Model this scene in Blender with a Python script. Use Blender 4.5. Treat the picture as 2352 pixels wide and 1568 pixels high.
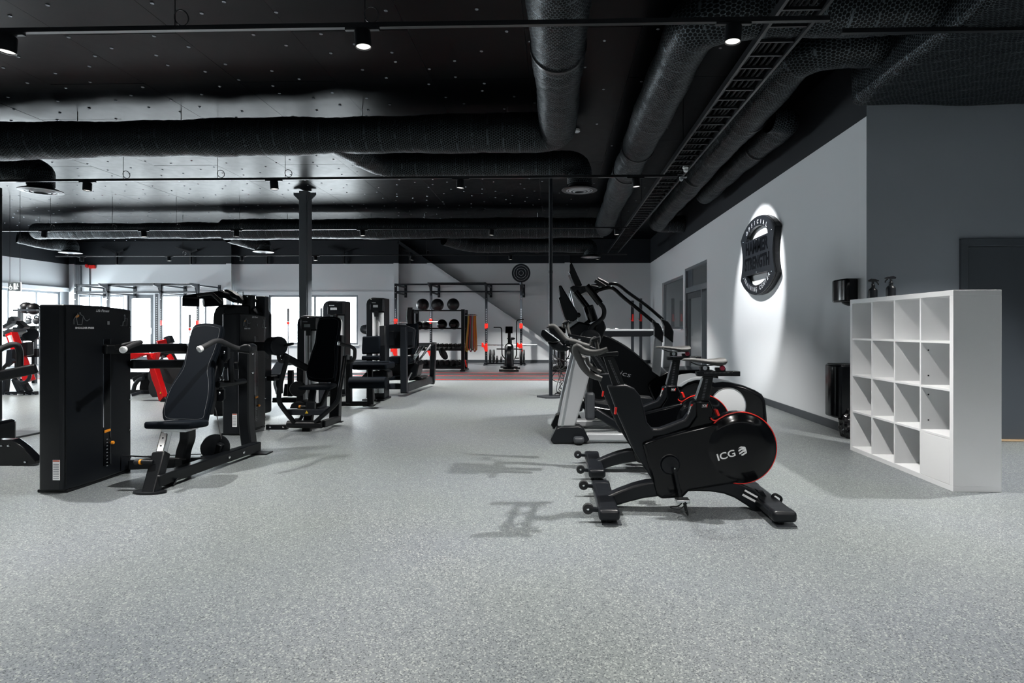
import bpy, math, random
from math import sin, cos, pi, radians
from mathutils import Vector, Matrix
for o in list(bpy.data.objects): bpy.data.objects.remove(o)
S = bpy.context.scene
COL = S.collection
random.seed(7)
V = Vector
# ---------------------------------------------------------------- camera
TH = radians(1.65); CU, CV, F, EYE = 1234.0, 754.0, 1336.0, 1.19
cam = bpy.data.cameras.new('camera'); co = bpy.data.objects.new('camera', cam); COL.objects.link(co)
cam.sensor_width = 36; cam.sensor_fit = 'HORIZONTAL'; cam.lens = F / 2352 * 36
cam.shift_x = -(CU - 1176) / 2352; cam.shift_y = -(784 - CV) / 2352
cam.clip_start = .05; cam.clip_end = 200
co.location = (0, 0, EYE); co.rotation_euler = (pi / 2, 0, TH); S.camera = co
# ---------------------------------------------------------------- world, exposure
w = bpy.data.worlds.new('overcast_sky'); S.world = w; w.use_nodes = True
bg = w.node_tree.nodes['Background']; bg.inputs[0].default_value = (.93, .97, 1, 1); bg.inputs[1].default_value = 20.0
S.view_settings.view_transform = 'Standard'; S.view_settings.look = 'None'
S.view_settings.gamma = 1; S.view_settings.use_curve_mapping = False; S.view_settings.exposure = 0.3
TRACK_W = 470.0
CEIL = 4.24; TZ = 3.46
def area(name, loc, rot, sx, sy, power, portal=False, color=(1, 1, 1)):
    l = bpy.data.lights.new(name, 'AREA'); l.shape = 'RECTANGLE'; l.size = sx; l.size_y = sy; l.energy = power; l.color = color
    o = bpy.data.objects.new(name, l); o.location = loc; o.rotation_euler = rot; COL.objects.link(o)
    if portal: l.cycles.is_portal = True
    return o

# ---------------------------------------------------------------- geometry toolkit
def P(u, v, Y):
    x, z = (u - CU) / F, (CV - v) / F
    s = Y / (x * sin(TH) + cos(TH))
    return V(((x * cos(TH) - sin(TH)) * s, Y, EYE + z * s))
def PX(u, v, X):
    x, z = (u - CU) / F, (CV - v) / F
    s = X / (x * cos(TH) - sin(TH))
    return V((X, (x * sin(TH) + cos(TH)) * s, EYE + z * s))
def crop(ox, oy, sc): return lambda a, b, Y: P(ox + a / sc, oy + b / sc, Y)

def rnd(pts, r=.05, k=5):
    pts = [V(p) for p in pts]; out = [pts[0]]
    for i in range(1, len(pts) - 1):
        a, b, c = pts[i - 1], pts[i], pts[i + 1]
        d1, d2 = (a - b), (c - b); rr = min(r, d1.length * .48, d2.length * .48)
        p, q = b + d1.normalized() * rr, b + d2.normalized() * rr
        for j in range(k + 1):
            t = j / k; out.append(p * (1 - t) ** 2 + b * 2 * t * (1 - t) + q * t * t)
    out.append(pts[-1]); return out
def smo(pts, k=4, closed=True):
    pts = [V(p) for p in pts]; n = len(pts); out = []
    rng = range(n) if closed else range(n - 1)
    for i in rng:
        if closed: a, b, c, d = pts[i - 1], pts[i], pts[(i + 1) % n], pts[(i + 2) % n]
        else: a, b, c, d = pts[max(i - 1, 0)], pts[i], pts[i + 1], pts[min(i + 2, n - 1)]
        for j in range(k):
            t = j / k
            out.append(.5 * ((2 * b) + (c - a) * t + (2 * a - 5 * b + 4 * c - d) * t * t + (3 * b - a - 3 * c + d) * t ** 3))
    if not closed: out.append(pts[-1])
    return out

class M:
    def __init__(s): s.v = []; s.f = []; s.uv = None
    def add(s, vs, fs):
        n = len(s.v); s.v += [V(p) for p in vs]; s.f += [tuple(i + n for i in f) for f in fs]; return s
    def bx(s, c, d, rot=None):
        c = V(c); h = V(d) / 2
        vs = [V((x * h.x, y * h.y, z * h.z)) for x in (-1, 1) for y in (-1, 1) for z in (-1, 1)]
        if rot: vs = [rot @ p for p in vs]
        return s.add([c + p for p in vs], [(0, 1, 3, 2), (4, 6, 7, 5), (0, 4, 5, 1), (2, 3, 7, 6), (0, 2, 6, 4), (1, 5, 7, 3)])
    def mm(s, a, b):
        a, b = V(a), V(b); return s.bx((a + b) / 2, [abs(q) for q in (b - a)])
    def sweep(s, pts, prof, up=None, closed=False, scl=None, caps=True):
        pts = [V(p) for p in pts]; n = len(pts); m = len(prof); vs = []
        tans = []
        for i in range(n):
            a = pts[i - 1] if (i or closed) else pts[i]; b = pts[(i + 1) % n] if (i < n - 1 or closed) else pts[i]
            tans.append((b - a).normalized())
        u0 = V(up) if up else (V((0, 0, 1)) if abs(tans[0].z) < .9 else V((0, 1, 0)))
        N = (u0 - tans[0] * u0.dot(tans[0])).normalized()
        for i, t in enumerate(tans):
            if up: 
                uu = V(up); N2 = uu - t * uu.dot(t)
                N = N2.normalized() if N2.length > 1e-3 else N
            else: N = (N - t * N.dot(t)).normalized()
            B = t.cross(N); k = scl[i] if scl else 1
            for (x, y) in prof: vs.append(pts[i] + (B * x + N * y) * k)
        fs = []
        for i in range(n if closed else n - 1):
            for j in range(m):
                a, b = i * m + j, i * m + (j + 1) % m; c, d = ((i + 1) % n) * m + (j + 1) % m, ((i + 1) % n) * m + j
                fs.append((a, b, c, d))
        if caps and not closed: fs += [tuple(range(m))[::-1], tuple((n - 1) * m + j for j in range(m))]
        return s.add(vs, fs)
    def tube(s, pts, r, n=10, scl=None, closed=False): return s.sweep(pts, [(r * cos(2 * pi * j / n), r * sin(2 * pi * j / n)) for j in range(n)], scl=scl, closed=closed)
    def bar(s, p, q, w, h, up=(0, 0, 1)):
        d = (V(q) - V(p)).normalized()
        if abs(d.dot(V(up))) > .98: up = (0, 1, 0)
        return s.sweep([p, q], [(-w / 2, -h / 2), (w / 2, -h / 2), (w / 2, h / 2), (-w / 2, h / 2)], up=up)
    def rail(s, pts, w, h, up=(0, 0, 1)): return s.sweep(pts, [(-w / 2, -h / 2), (w / 2, -h / 2), (w / 2, h / 2), (-w / 2, h / 2)], up=up)
    def pr(s, pts, vec):
        pts = [V(p) for p in pts]; n = len(pts); vec = V(vec)
        a = V((0, 0, 0))
        for i in range(n): a += pts[i].cross(pts[(i + 1) % n])
        if a.dot(vec) > 0: pts = pts[::-1]
        return s.add(pts + [p + vec for p in pts], [tuple(range(n)), tuple(range(2 * n - 1, n - 1, -1))] + [((i + 1) % n, i, i + n, (i + 1) % n + n) for i in range(n)])
    def ppr(s, fn, pts, Y, t, sm=0):
        q = [fn(a, b, Y) for a, b in pts]
        if sm: q = smo(q, sm)
        return s.pr(q, (0, t, 0))
    def lathe(s, c, ax, prof, n=20, caps=True):
        c = V(c); ax = V(ax).normalized(); u = V((0, 0, 1)) if abs(ax.z) < .9 else V((1, 0, 0))
        N = (u - ax * u.dot(ax)).normalized(); B = ax.cross(N); vs = []; fs = []
        for (r, h) in prof:
            for j in range(n): vs.append(c + ax * h + (N * cos(2 * pi * j / n) + B * sin(2 * pi * j / n)) * max(r, 1e-4))
        for i in range(len(prof) - 1):
            for j in range(n): fs.append((i * n + j, i * n + (j + 1) % n, (i + 1) * n + (j + 1) % n, (i + 1) * n + j))
        if caps: fs += [tuple(range(n))[::-1], tuple((len(prof) - 1) * n + j for j in range(n))]
        return s.add(vs, fs)
    def cyl(s, p, q, r, n=16):
        p, q = V(p), V(q); return s.lathe(p, q - p, [(r, 0), (r, (q - p).length)], n)
    def sph(s, c, r, sc=(1, 1, 1), n=20, k=12):
        m = M(); m.lathe((0, 0, 0), (0, 0, 1), [(r * sin(pi * i / k), -r * cos(pi * i / k)) for i in range(k + 1)], n, False)
        return s.add([V(c) + V((p.x * sc[0], p.y * sc[1], p.z * sc[2])) for p in m.v], m.f)
    def tor(s, c, ax, R, r, n=32, k=8):
        c = V(c); ax = V(ax).normalized(); u = V((0, 0, 1)) if abs(ax.z) < .9 else V((1, 0, 0))
        N = (u - ax * u.dot(ax)).normalized(); B = ax.cross(N)
        return s.tube([c + (N * cos(2 * pi * j / n) + B * sin(2 * pi * j / n)) * R for j in range(n)], r, k, closed=True)
    def text(s, body, org, xd, yd, wdt=None, hgt=.05, ex=.002, align='L', shear=0, font=None, bold=0):
        cu = bpy.data.curves.new('t', 'FONT'); cu.body = body; cu.size = 1; cu.extrude = 0; cu.resolution_u = 3; cu.offset = bold
        o = bpy.data.objects.new('t', cu); COL.objects.link(o); bpy.context.view_layer.update()
        me = bpy.data.meshes.new_from_object(o.evaluated_get(bpy.context.evaluated_depsgraph_get()))
        vs = [p.co.copy() for p in me.vertices]; fs = [tuple(p.vertices) for p in me.polygons]
        bpy.data.objects.remove(o); bpy.data.curves.remove(cu); bpy.data.meshes.remove(me)
        x0 = min(p.x for p in vs); x1 = max(p.x for p in vs); y0 = min(p.y for p in vs); y1 = max(p.y for p in vs)
        ky = hgt / (y1 - y0); kx = wdt / (x1 - x0) if wdt else ky
        xd = V(xd).normalized(); yd = V(yd).normalized(); zd = xd.cross(yd); W = (x1 - x0) * kx
        off = {'L': 0, 'C': -W / 2, 'R': -W}[align]
        q = [V(org) + xd * ((p.x - x0) * kx + off + shear * (p.y - y0) * ky) + yd * (p.y - y0) * ky + zd * ex for p in vs]
        return s.add(q, fs)

OFF = {}
def setp(o, **k):
    for a, b in k.items():
        if b is not None: o[a] = b
def thing(name, label, cat, loc=(0, 0, 0), group=None):
    o = bpy.data.objects.new(name, None); COL.objects.link(o); o.location = loc; o.empty_display_size = .1
    OFF[o.name] = V(loc); setp(o, label=label, category=cat, group=group); return o
def mk(name, m, mat, parent=None, bev=0, seg=2, ang=35, smooth=True, label=None, kind=None, cat=None, group=None, flat=False, loc=None):
    off = OFF[parent.name] if parent else (V(loc) if loc is not None else V((0, 0, 0)))
    me = bpy.data.meshes.new(name); me.from_pydata([tuple(p - off) for p in m.v], [], m.f)
    if m.uv:
        uvl = me.uv_layers.new(name='UVMap')
        for lp in me.loops: uvl.data[lp.index].uv = m.uv[lp.vertex_index]
    me.materials.append(mat); me.validate()
    o = bpy.data.objects.new(name, me); COL.objects.link(o)
    if smooth and not flat:
        me.polygons.foreach_set('use_smooth', [True] * len(me.polygons))
        me.set_sharp_from_angle(angle=radians(ang))
    if bev:
        b = o.modifiers.new('bevel', 'BEVEL'); b.width = bev; b.segments = seg; b.limit_method = 'ANGLE'; b.angle_limit = radians(40)
    if parent: o.parent = parent
    elif loc is not None: o.location = loc
    OFF[o.name] = off
    setp(o, label=label, kind=kind, category=cat, group=group)
    return o
def dup(root, dv, label=None):
    r = root.copy(); COL.objects.link(r); r.location = root.location + V(dv)
    if label: r['label'] = label
    def rec(a, b):
        for ch in list(a.children):
            c = ch.copy(); COL.objects.link(c); c.parent = b; rec(ch, c)
    rec(root, r); return r

# ---------------------------------------------------------------- materials
def nt(name):
    m = bpy.data.materials.new(name); m.use_nodes = True; t = m.node_tree; return m, t, t.nodes['Principled BSDF']
def mat(name, col, rough=.5, metal=0, bump=0, bscale=200, spec=.5, var=0, coat=0):
    m, t, b = nt(name); b.inputs['Base Color'].default_value = (*col, 1); b.inputs['Roughness'].default_value = rough
    b.inputs['Metallic'].default_value = metal; b.inputs['Specular IOR Level'].default_value = spec; b.inputs['Coat Weight'].default_value = coat
    tc = t.nodes.new('ShaderNodeTexCoord')
    if bump:
        n = t.nodes.new('ShaderNodeTexNoise'); n.inputs['Scale'].default_value = bscale; n.inputs['Detail'].default_value = 3
        t.links.new(tc.outputs['Object'], n.inputs['Vector'])
        bp = t.nodes.new('ShaderNodeBump'); bp.inputs['Strength'].default_value = bump; bp.inputs['Distance'].default_value = .002
        t.links.new(n.outputs[0], bp.inputs['Height']); t.links.new(bp.outputs[0], b.inputs['Normal'])
    n2 = t.nodes.new('ShaderNodeTexNoise'); n2.inputs['Scale'].default_value = 6; n2.inputs['Detail'].default_value = 4
    t.links.new(tc.outputs['Object'], n2.inputs['Vector'])
    mr = t.nodes.new('ShaderNodeMapRange'); mr.inputs['To Min'].default_value = max(0, rough - .05); mr.inputs['To Max'].default_value = min(1, rough + .07)
    t.links.new(n2.outputs[0], mr.inputs['Value']); t.links.new(mr.outputs[0], b.inputs['Roughness'])
    return m
def emit(name, col, st):
    m, t, b = nt(name); b.inputs['Base Color'].default_value = (*col, 1); b.inputs['Emission Color'].default_value = (*col, 1); b.inputs['Emission Strength'].default_value = st; return m
BLK = mat('black_powder_coat', (.0035, .0045, .006), .36, 0, .15, 400, .32)
BLK2 = mat('charcoal_powder_coat', (.011, .014, .019), .42, 0, .15, 400, .35)
GLOSS = mat('gloss_black_plastic', (.003, .0035, .0045), .14, 0, 0, 1, .3)
SATIN = mat('satin_black_plastic', (.005, .0065, .009), .38, 0, .1, 300, .32)
RUBB = mat('black_rubber', (.014, .015, .017), .62, 0, .3, 200, .4)
PAD = mat('black_vinyl', (.005, .007, .010), .58, 0, .25, 500, .04)
STITCH = mat('pale_stitching', (.16, .17, .185), .7)
GRIP = mat('grey_rubber_grip', (.05, .051, .05), .55, 0, .3, 300)
CHROME = mat('chrome', (.8, .82, .84), .12, 1)
STEEL = mat('brushed_steel', (.62, .64, .66), .3, 1)
SILV = mat('silver_paint', (.52, .54, .56), .32, .4)
RED = mat('red_paint', (.62, .004, .006), .35)
REDE = mat('bright_red_plastic', (.85, .02, .012), .35)
YEL = mat('yellow_sticker', (.75, .5, .03), .5)
ORNG = mat('orange_plastic', (.85, .30, .01), .45)
WHT = mat('white_print', (.92, .93, .94), .6)
GRY = mat('grey_print', (.24, .26, .28), .6)
WHITE = mat('white_melamine', (.90, .91, .92), .45, 0, 0)
GRAYP = mat('grey_plastic', (.045, .05, .057), .45)
LGRAY = mat('light_grey_plastic', (.33, .35, .37), .45)
SHROUD = mat('pale_grey_shroud', (.62, .64, .66), .4, 0)
TRK = mat('black_track_metal', (.008, .009, .011), .35)
LENS = emit('lamp_lens', (1, .96, .9), 1.0)
CEILM = mat('black_ceiling_paint', (.0012, .0016, .0024), .31, 0, .10, 60, .045)
DOORM = mat('dark_grey_door', (.055, .066, .08), .45)
FRAME = mat('grey_frame_paint', (.13, .145, .16), .45)
WINF = mat('window_frame_grey', (.17, .19, .21), .4)
WALLD = mat('slate_wall_grey', (.25, .28, .315), .75, 0, .2, 120, .3)  # one even grey, darker than the two-tone walls
SKIRT = mat('dark_skirting', (.045, .052, .06), .5)
PLATE = mat('grey_post_paint', (.10, .115, .13), .45)
BAG = mat('black_bin_bag', (.006, .006, .007), .22)
def two_tone():
    m, t, b = nt('two_tone_wall_paint'); g = t.nodes.new('ShaderNodeNewGeometry'); sx = t.nodes.new('ShaderNodeSeparateXYZ')
    t.links.new(g.outputs['Position'], sx.inputs[0])
    mt = t.nodes.new('ShaderNodeMath'); mt.operation = 'GREATER_THAN'; mt.inputs[1].default_value = 3.44; t.links.new(sx.outputs['Z'], mt.inputs[0])
    n = t.nodes.new('ShaderNodeTexNoise'); n.inputs['Scale'].default_value = .8
    cr = t.nodes.new('ShaderNodeValToRGB'); cr.color_ramp.elements[0].color = (.60, .625, .65, 1); cr.color_ramp.elements[1].color = (.66, .68, .695, 1)
    t.links.new(n.outputs[0], cr.inputs[0])
    mx = t.nodes.new('ShaderNodeMix'); mx.data_type = 'RGBA'; t.links.new(mt.outputs[0], mx.inputs['Factor']); t.links.new(cr.outputs[0], mx.inputs['A'])
    mx.inputs['B'].default_value = (.010, .013, .017, 1); t.links.new(mx.outputs['Result'], b.inputs['Base Color'])
    b.inputs['Roughness'].default_value = .7; b.inputs['Specular IOR Level'].default_value = .3
    return m
WALL = two_tone()
def floor_mat(name, base, dark, light, rough, tint=True, fl=(.36, .64)):
    m, t, b = nt(name); tc = t.nodes.new('ShaderNodeTexCoord'); L = t.links.new
    def vor(scale, lo, hi, c):
        v = t.nodes.new('ShaderNodeTexVoronoi'); v.inputs['Scale'].default_value = scale; L(tc.outputs['Object'], v.inputs['Vector'])
        sp = t.nodes.new('ShaderNodeSeparateColor'); L(v.outputs['Color'], sp.inputs[0])
        mr = t.nodes.new('ShaderNodeMapRange'); mr.inputs['From Min'].default_value = lo; mr.inputs['From Max'].default_value = hi; L(sp.outputs[c], mr.inputs[0]); return mr
    big = t.nodes.new('ShaderNodeTexNoise'); big.inputs['Scale'].default_value = .7; big.inputs['Detail'].default_value = 2; L(tc.outputs['Object'], big.inputs['Vector'])
    cr = t.nodes.new('ShaderNodeValToRGB'); e = cr.color_ramp.elements
    e[0].position = .35; e[1].position = .65
    e[0].color = (base[0] * .97, base[1] * 1.0, base[2] * 1.06, 1); e[1].color = (base[0] * .99, base[1] * 1.03, base[2] * .99, 1)
    L(big.outputs[0], cr.inputs[0])
    a = vor(230, .80, .84, 0); a2 = vor(170, .86, .88, 1)
    m1 = t.nodes.new('ShaderNodeMix'); m1.data_type = 'RGBA'; L(a.outputs[0], m1.inputs['Factor']); L(cr.outputs[0], m1.inputs['A']); m1.inputs['B'].default_value = (*dark, 1)
    m2 = t.nodes.new('ShaderNodeMix'); m2.data_type = 'RGBA'; L(a2.outputs[0], m2.inputs['Factor']); L(m1.outputs['Result'], m2.inputs['A']); m2.inputs['B'].default_value = (*light, 1)
    L(m2.outputs['Result'], b.inputs['Base Color'])
    b.inputs['Roughness'].default_value = rough; b.inputs['Specular IOR Level'].default_value = .35
    n = t.nodes.new('ShaderNodeTexNoise'); n.inputs['Scale'].default_value = 160; L(tc.outputs['Object'], n.inputs['Vector'])
    bp = t.nodes.new('ShaderNodeBump'); bp.inputs['Strength'].default_value = .25; bp.inputs['Distance'].default_value = .001; L(n.outputs[0], bp.inputs['Height']); L(bp.outputs[0], b.inputs['Normal'])
    return m
FLOOR = floor_mat('speckled_rubber_floor', (.20, .214, .219), (.08, .09, .10), (.35, .37, .36), .42)
FLOORD = floor_mat('dark_rubber_floor', (.075, .082, .092), (.03, .03, .035), (.2, .2, .2), .35)
TURF = floor_mat('dark_turf', (.035, .039, .045), (.015, .016, .018), (.09, .09, .09), .9)
def net_mat():
    m, t, b = nt('netted_duct_insulation'); L = t.links.new
    uv = t.nodes.new('ShaderNodeUVMap'); sp = t.nodes.new('ShaderNodeSeparateXYZ')
    ns = t.nodes.new('ShaderNodeTexNoise'); ns.inputs['Scale'].default_value = 9; ns.inputs['Detail'].default_value = 2; L(uv.outputs[0], ns.inputs['Vector'])
    sc = t.nodes.new('ShaderNodeVectorMath'); sc.operation = 'SCALE'; sc.inputs['Scale'].default_value = .035; L(ns.outputs[1], sc.inputs[0])
    ad = t.nodes.new('ShaderNodeVectorMath'); ad.operation = 'ADD'; L(uv.outputs[0], ad.inputs[0]); L(sc.outputs[0], ad.inputs[1]); L(ad.outputs[0], sp.inputs[0])
    def mth(op, a, b2=None):
        n = t.nodes.new('ShaderNodeMath'); n.operation = op
        for i, x in enumerate((a, b2)):
            if x is None: continue
            if hasattr(x, 'links'): L(x, n.inputs[i])
            else: n.inputs[i].default_value = x
        return n.outputs[0]
    cell = .034; k = 2 * pi / (cell * math.sqrt(3) / 2) ; tot = None
    for ang in (0, 2 * pi / 3, 4 * pi / 3):
        q = mth('ADD', mth('MULTIPLY', sp.outputs[0], k * cos(ang)), mth('MULTIPLY', sp.outputs[1], k * sin(ang)))
        c = mth('COSINE', q); tot = c if tot is None else mth('ADD', tot, c)
    mr = t.nodes.new('ShaderNodeMapRange'); mr.inputs['From Min'].default_value = -.72; mr.inputs['From Max'].default_value = -1.1; L(tot, mr.inputs[0])
    # seam ribs where the netting is tied, every 0.2 m along the duct
    rib = mth('COSINE', mth('MULTIPLY', sp.outputs[0], 2 * pi / .21)); rr = t.nodes.new('ShaderNodeMapRange'); rr.inputs['From Min'].default_value = .93; rr.inputs['From Max'].default_value = 1; L(rib, rr.inputs[0])
    n3 = t.nodes.new('ShaderNodeTexNoise'); n3.inputs['Scale'].default_value = 14; L(uv.outputs[0], n3.inputs['Vector'])
    r3 = mth('MULTIPLY', rr.outputs[0], mth('GREATER_THAN', n3.outputs[0], .5))
    fac = mth('MAXIMUM', mr.outputs[0], r3)
    mx = t.nodes.new('ShaderNodeMix'); mx.data_type = 'RGBA'; L(fac, mx.inputs['Factor']); mx.inputs['A'].default_value = (.003, .004, .005, 1); mx.inputs['B'].default_value = (.075, .09, .10, 1)
    L(mx.outputs['Result'], b.inputs['Base Color']); L(mth('MULTIPLY', fac, .8), b.inputs['Metallic']); b.inputs['Roughness'].default_value = .42; b.inputs['Specular IOR Level'].default_value = .1
    n2 = t.nodes.new('ShaderNodeTexNoise'); n2.inputs['Scale'].default_value = 5; L(uv.outputs[0], n2.inputs['Vector'])
    h = mth('ADD', mth('MULTIPLY', fac, .25), mth('MULTIPLY', n2.outputs[0], 2.5))
    bp = t.nodes.new('ShaderNodeBump'); bp.inputs['Strength'].default_value = .7; bp.inputs['Distance'].default_value = .012; L(h, bp.inputs['Height']); L(bp.outputs[0], b.inputs['Normal'])
    return m
NET = net_mat()
def glass():
    m, t, b = nt('clear_glass'); t.nodes.remove(b); o = t.nodes['Material Output']
    tr = t.nodes.new('ShaderNodeBsdfTransparent'); gl = t.nodes.new('ShaderNodeBsdfGlossy'); gl.inputs['Roughness'].default_value = .02
    lw = t.nodes.new('ShaderNodeLayerWeight'); lw.inputs[0].default_value = .5; pw = t.nodes.new('ShaderNodeMath'); pw.operation = 'POWER'; pw.inputs[1].default_value = 4; t.links.new(lw.outputs['Facing'], pw.inputs[0]); fr = t.nodes.new('ShaderNodeMath'); fr.operation = 'MULTIPLY_ADD'; fr.inputs[1].default_value = .6; fr.inputs[2].default_value = .05; t.links.new(pw.outputs[0], fr.inputs[0]); mx = t.nodes.new('ShaderNodeMixShader')
    tr.inputs[0].default_value = (.93, .96, .97, 1)
    t.links.new(fr.outputs[0], mx.inputs[0]); t.links.new(tr.outputs[0], mx.inputs[1]); t.links.new(gl.outputs[0], mx.inputs[2]); t.links.new(mx.outputs[0], o.inputs[0]); return m
GLASS = glass()
# ================================================================ THE ROOM
XL, XR, YB, YS, XE, YF = -17.1, 3.315, 20.1, 6.27, 8.0, -5.0
def struct(name, m, mt, parent=None, **k): return mk(name, m, mt, parent, kind='structure' if parent is None else None, **k)
fl = M().mm((XL - .3, YF - .3, -.15), (XE + .3, YB + .3, 0)); floor = struct('floor', fl, FLOOR, smooth=False)
struct('floor.001', M().mm((XL, 15.4, 0), (XR, YB, .006)), FLOORD, smooth=False)
turf = thing('turf_lane', 'dark grey turf lane with red lines running across the gym floor', 'turf lane', (-6, 14.4, 0))
mk('turf', M().mm((XL, 13.3, 0), (XR, 15.4, .008)), TURF, turf, smooth=False)
for y in (13.38, 14.45, 15.38): mk('red_line', M().mm((XL, y - .035, .008), (XR, y + .035, .011)), REDE, turf, smooth=False)

def wall(name, axis, c, a0, a1, z0, z1, holes, t, mt):
    """slab in plane axis=c (facing towards smaller |.|), thickness t outwards, with rectangular holes (a,b,za,zb)"""
    A = sorted({a0, a1} | {h[0] for h in holes} | {h[1] for h in holes}); Z = sorted({z0, z1} | {h[2] for h in holes} | {h[3] for h in holes})
    nA, nZ = len(A), len(Z)
    def pt(a, z, d): return V((a, c + d, z)) if axis == 'y' else V((c + d, a, z))
    m = M(); m.v = [pt(a, z, d) for d in (0, t) for a in A for z in Z]
    idx = lambda d, i, j: d * nA * nZ + i * nZ + j
    solid = lambda i, j: 0 <= i < nA - 1 and 0 <= j < nZ - 1 and not any(h[0] <= (A[i] + A[i + 1]) / 2 <= h[1] and h[2] <= (Z[j] + Z[j + 1]) / 2 <= h[3] for h in holes)
    for i in range(nA - 1):
        for j in range(nZ - 1):
            if not solid(i, j): continue
            for d in (0, 1): 
                q = (idx(d, i, j), idx(d, i + 1, j), idx(d, i + 1, j + 1), idx(d, i, j + 1)); m.f.append(q if d == 0 else q[::-1])
            if not solid(i - 1, j): m.f.append((idx(0, i, j), idx(0, i, j + 1), idx(1, i, j + 1), idx(1, i, j)))
            if not solid(i + 1, j): m.f.append((idx(0, i + 1, j), idx(1, i + 1, j), idx(1, i + 1, j + 1), idx(0, i + 1, j + 1)))
            if not solid(i, j - 1): m.f.append((idx(0, i, j), idx(1, i, j), idx(1, i + 1, j), idx(0, i + 1, j)))
            if not solid(i, j + 1): m.f.append((idx(0, i, j + 1), idx(0, i + 1, j + 1), idx(1, i + 1, j + 1), idx(1, i, j + 1)))
    used = sorted({i for f in m.f for i in f}); rm = {o: n for n, o in enumerate(used)}
    m.v = [m.v[i] for i in used]; m.f = [tuple(rm[i] for i in f) for f in m.f]
    return struct(name, m, mt, smooth=False)
WN = [0]
def window(axis, c, a0, a1, z0, z1, mull, out, fw=.07, fm=WINF, trans=None, portal=True):
    """frame, mullions and panes set into a wall hole; 'out' = +1/-1 outward direction"""
    WN[0] += 1
    d0, d1 = c + out * .05, c + out * .12
    def mmx(a, b, za, zb, e0=d0, e1=d1):
        return M().mm((a, e0, za), (b, e1, zb)) if axis == 'y' else M().mm((e0, a, za), (e1, b, zb))
    fr = M()
    for q in ((a0, a0 + fw, z0, z1), (a1 - fw, a1, z0, z1), (a0 + fw, a1 - fw, z1 - fw, z1), (a0 + fw, a1 - fw, z0, z0 + fw)): b = mmx(*q); fr.add(b.v, b.f)
    W = struct('window_%d' % WN[0], fr, fm, smooth=False)
    xs = [a0 + fw] + list(mull) + [a1 - fw]
    for x in mull: mk('mullion', mmx(x - .035, x + .035, z0 + fw, z1 - fw), fm, W, smooth=False)
    zs = [z0 + fw] + ([trans] if trans else []) + [z1 - fw]
    if trans: mk('transom', mmx(a0 + fw, a1 - fw, trans - .03, trans + .03), fm, W, smooth=False)
    for i in range(len(xs) - 1):
        for j in range(len(zs) - 1):
            mk('pane', mmx(xs[i] + .001, xs[i + 1] - .001, zs[j] + .001, zs[j + 1] - .001, c + out * .08, c + out * .086), GLASS, W, smooth=False)
    s = M(); e = -out * .06
    if axis == 'y': s.mm((a0 - .05, c - out * .07, z0 - .035), (a1 + .05, c + out * .05, z0))
    else: s.mm((c - out * .07, a0 - .05, z0 - .035), (c + out * .05, a1 + .05, z0))
    mk('window_sill', s, WHITE, W, bev=.005)
    if portal:
        cc = ((a0 + a1) / 2, c + out * .3, (z0 + z1) / 2) if axis == 'y' else (c + out * .3, (a0 + a1) / 2, (z0 + z1) / 2)
        rot = (pi / 2 * out * -1 if axis == 'y' else 0, 0 if axis == 'y' else pi / 2 * out, 0)
        if axis == 'y': rot = (-pi / 2, 0, 0) if out > 0 else (pi / 2, 0, 0)
        area('daylight_portal', cc, rot, a1 - a0 if axis == 'y' else z1 - z0, z1 - z0 if axis == 'y' else a1 - a0, 1, True)
    return W
x = lambda u: P(u, 754, YB).x
# back wall windows : near the left corner a glazed strip with a door, and one to the right of it
holesB = [(x(176), x(284), .6, 2.38), (x(292), x(352), 0.02, 2.38), (x(360), x(590), .6, 2.38), (x(616), x(822), .62, 2.36)]
wall('wall_back', 'y', YB, XL, XE, 0, CEIL + .1, holesB, .25, WALL)
window('y', YB, x(176), x(284), .6, 2.38, [x(230)], 1)
window('y', YB, x(360), x(590), .6, 2.38, [x(412), x(470), x(530)], 1)
window('y', YB, x(616), x(822), .62, 2.36, [x(722)], 1)
DN = [0]
def glass_door(axis, c, a0, a1, z1, out, dm, fw=.09):
    DN[0] += 1
    d0, d1 = c + out * .04, c + out * .1
    def mmx(a, b, za, zb, e0=d0, e1=d1): return M().mm((a, e0, za), (b, e1, zb)) if axis == 'y' else M().mm((e0, a, za), (e1, b, zb))
    fr = M()
    for q in ((a0, a0 + fw, .02, z1), (a1 - fw, a1, .02, z1), (a0 + fw, a1 - fw, z1 - fw, z1), (a0 + fw, a1 - fw, .02, .2)): b = mmx(*q); fr.add(b.v, b.f)
    D = struct('door_%d' % DN[0], fr, dm, smooth=False)
    mk('pane', mmx(a0 + fw + .001, a1 - fw - .001, .201, z1 - fw - .001, c + out * .065, c + out * .075), GLASS, D, smooth=False)
    h = M(); 
    hx = a1 - fw / 2
    if axis == 'y': h.bar((hx, c - out * .01, 1.0), (hx, c - out * .01, 1.2), .02, .02, (0, 1, 0))
    else: h.bar((c - out * .01, hx, 1.0), (c - out * .01, hx, 1.2), .02, .02, (1, 0, 0))
    mk('door_handle', h, CHROME, D)
    return D
glass_door('y', YB, x(292), x(352), 2.38, 1, DOORM, .13)
area('daylight_portal', ((x(292) + x(352)) / 2, YB + .3, 1.2), (-pi / 2, 0, 0), .9, 2.3, 1, True)
# left wall: window in view, plus an unseen one added for daylight
holesL = [(16.9, 19.7, .6, 2.45), (12.2, 16.3, .3, 2.45)]
wall('wall_left', 'x', XL, YF, YB + .25, 0, CEIL + .1, holesL, -.25, WALL)
window('x', XL, 16.9, 19.7, .6, 2.45, [17.8, 18.8], -1)
window('x', XL, 12.2, 16.3, .3, 2.45, [13.5, 14.9], -1)
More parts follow.
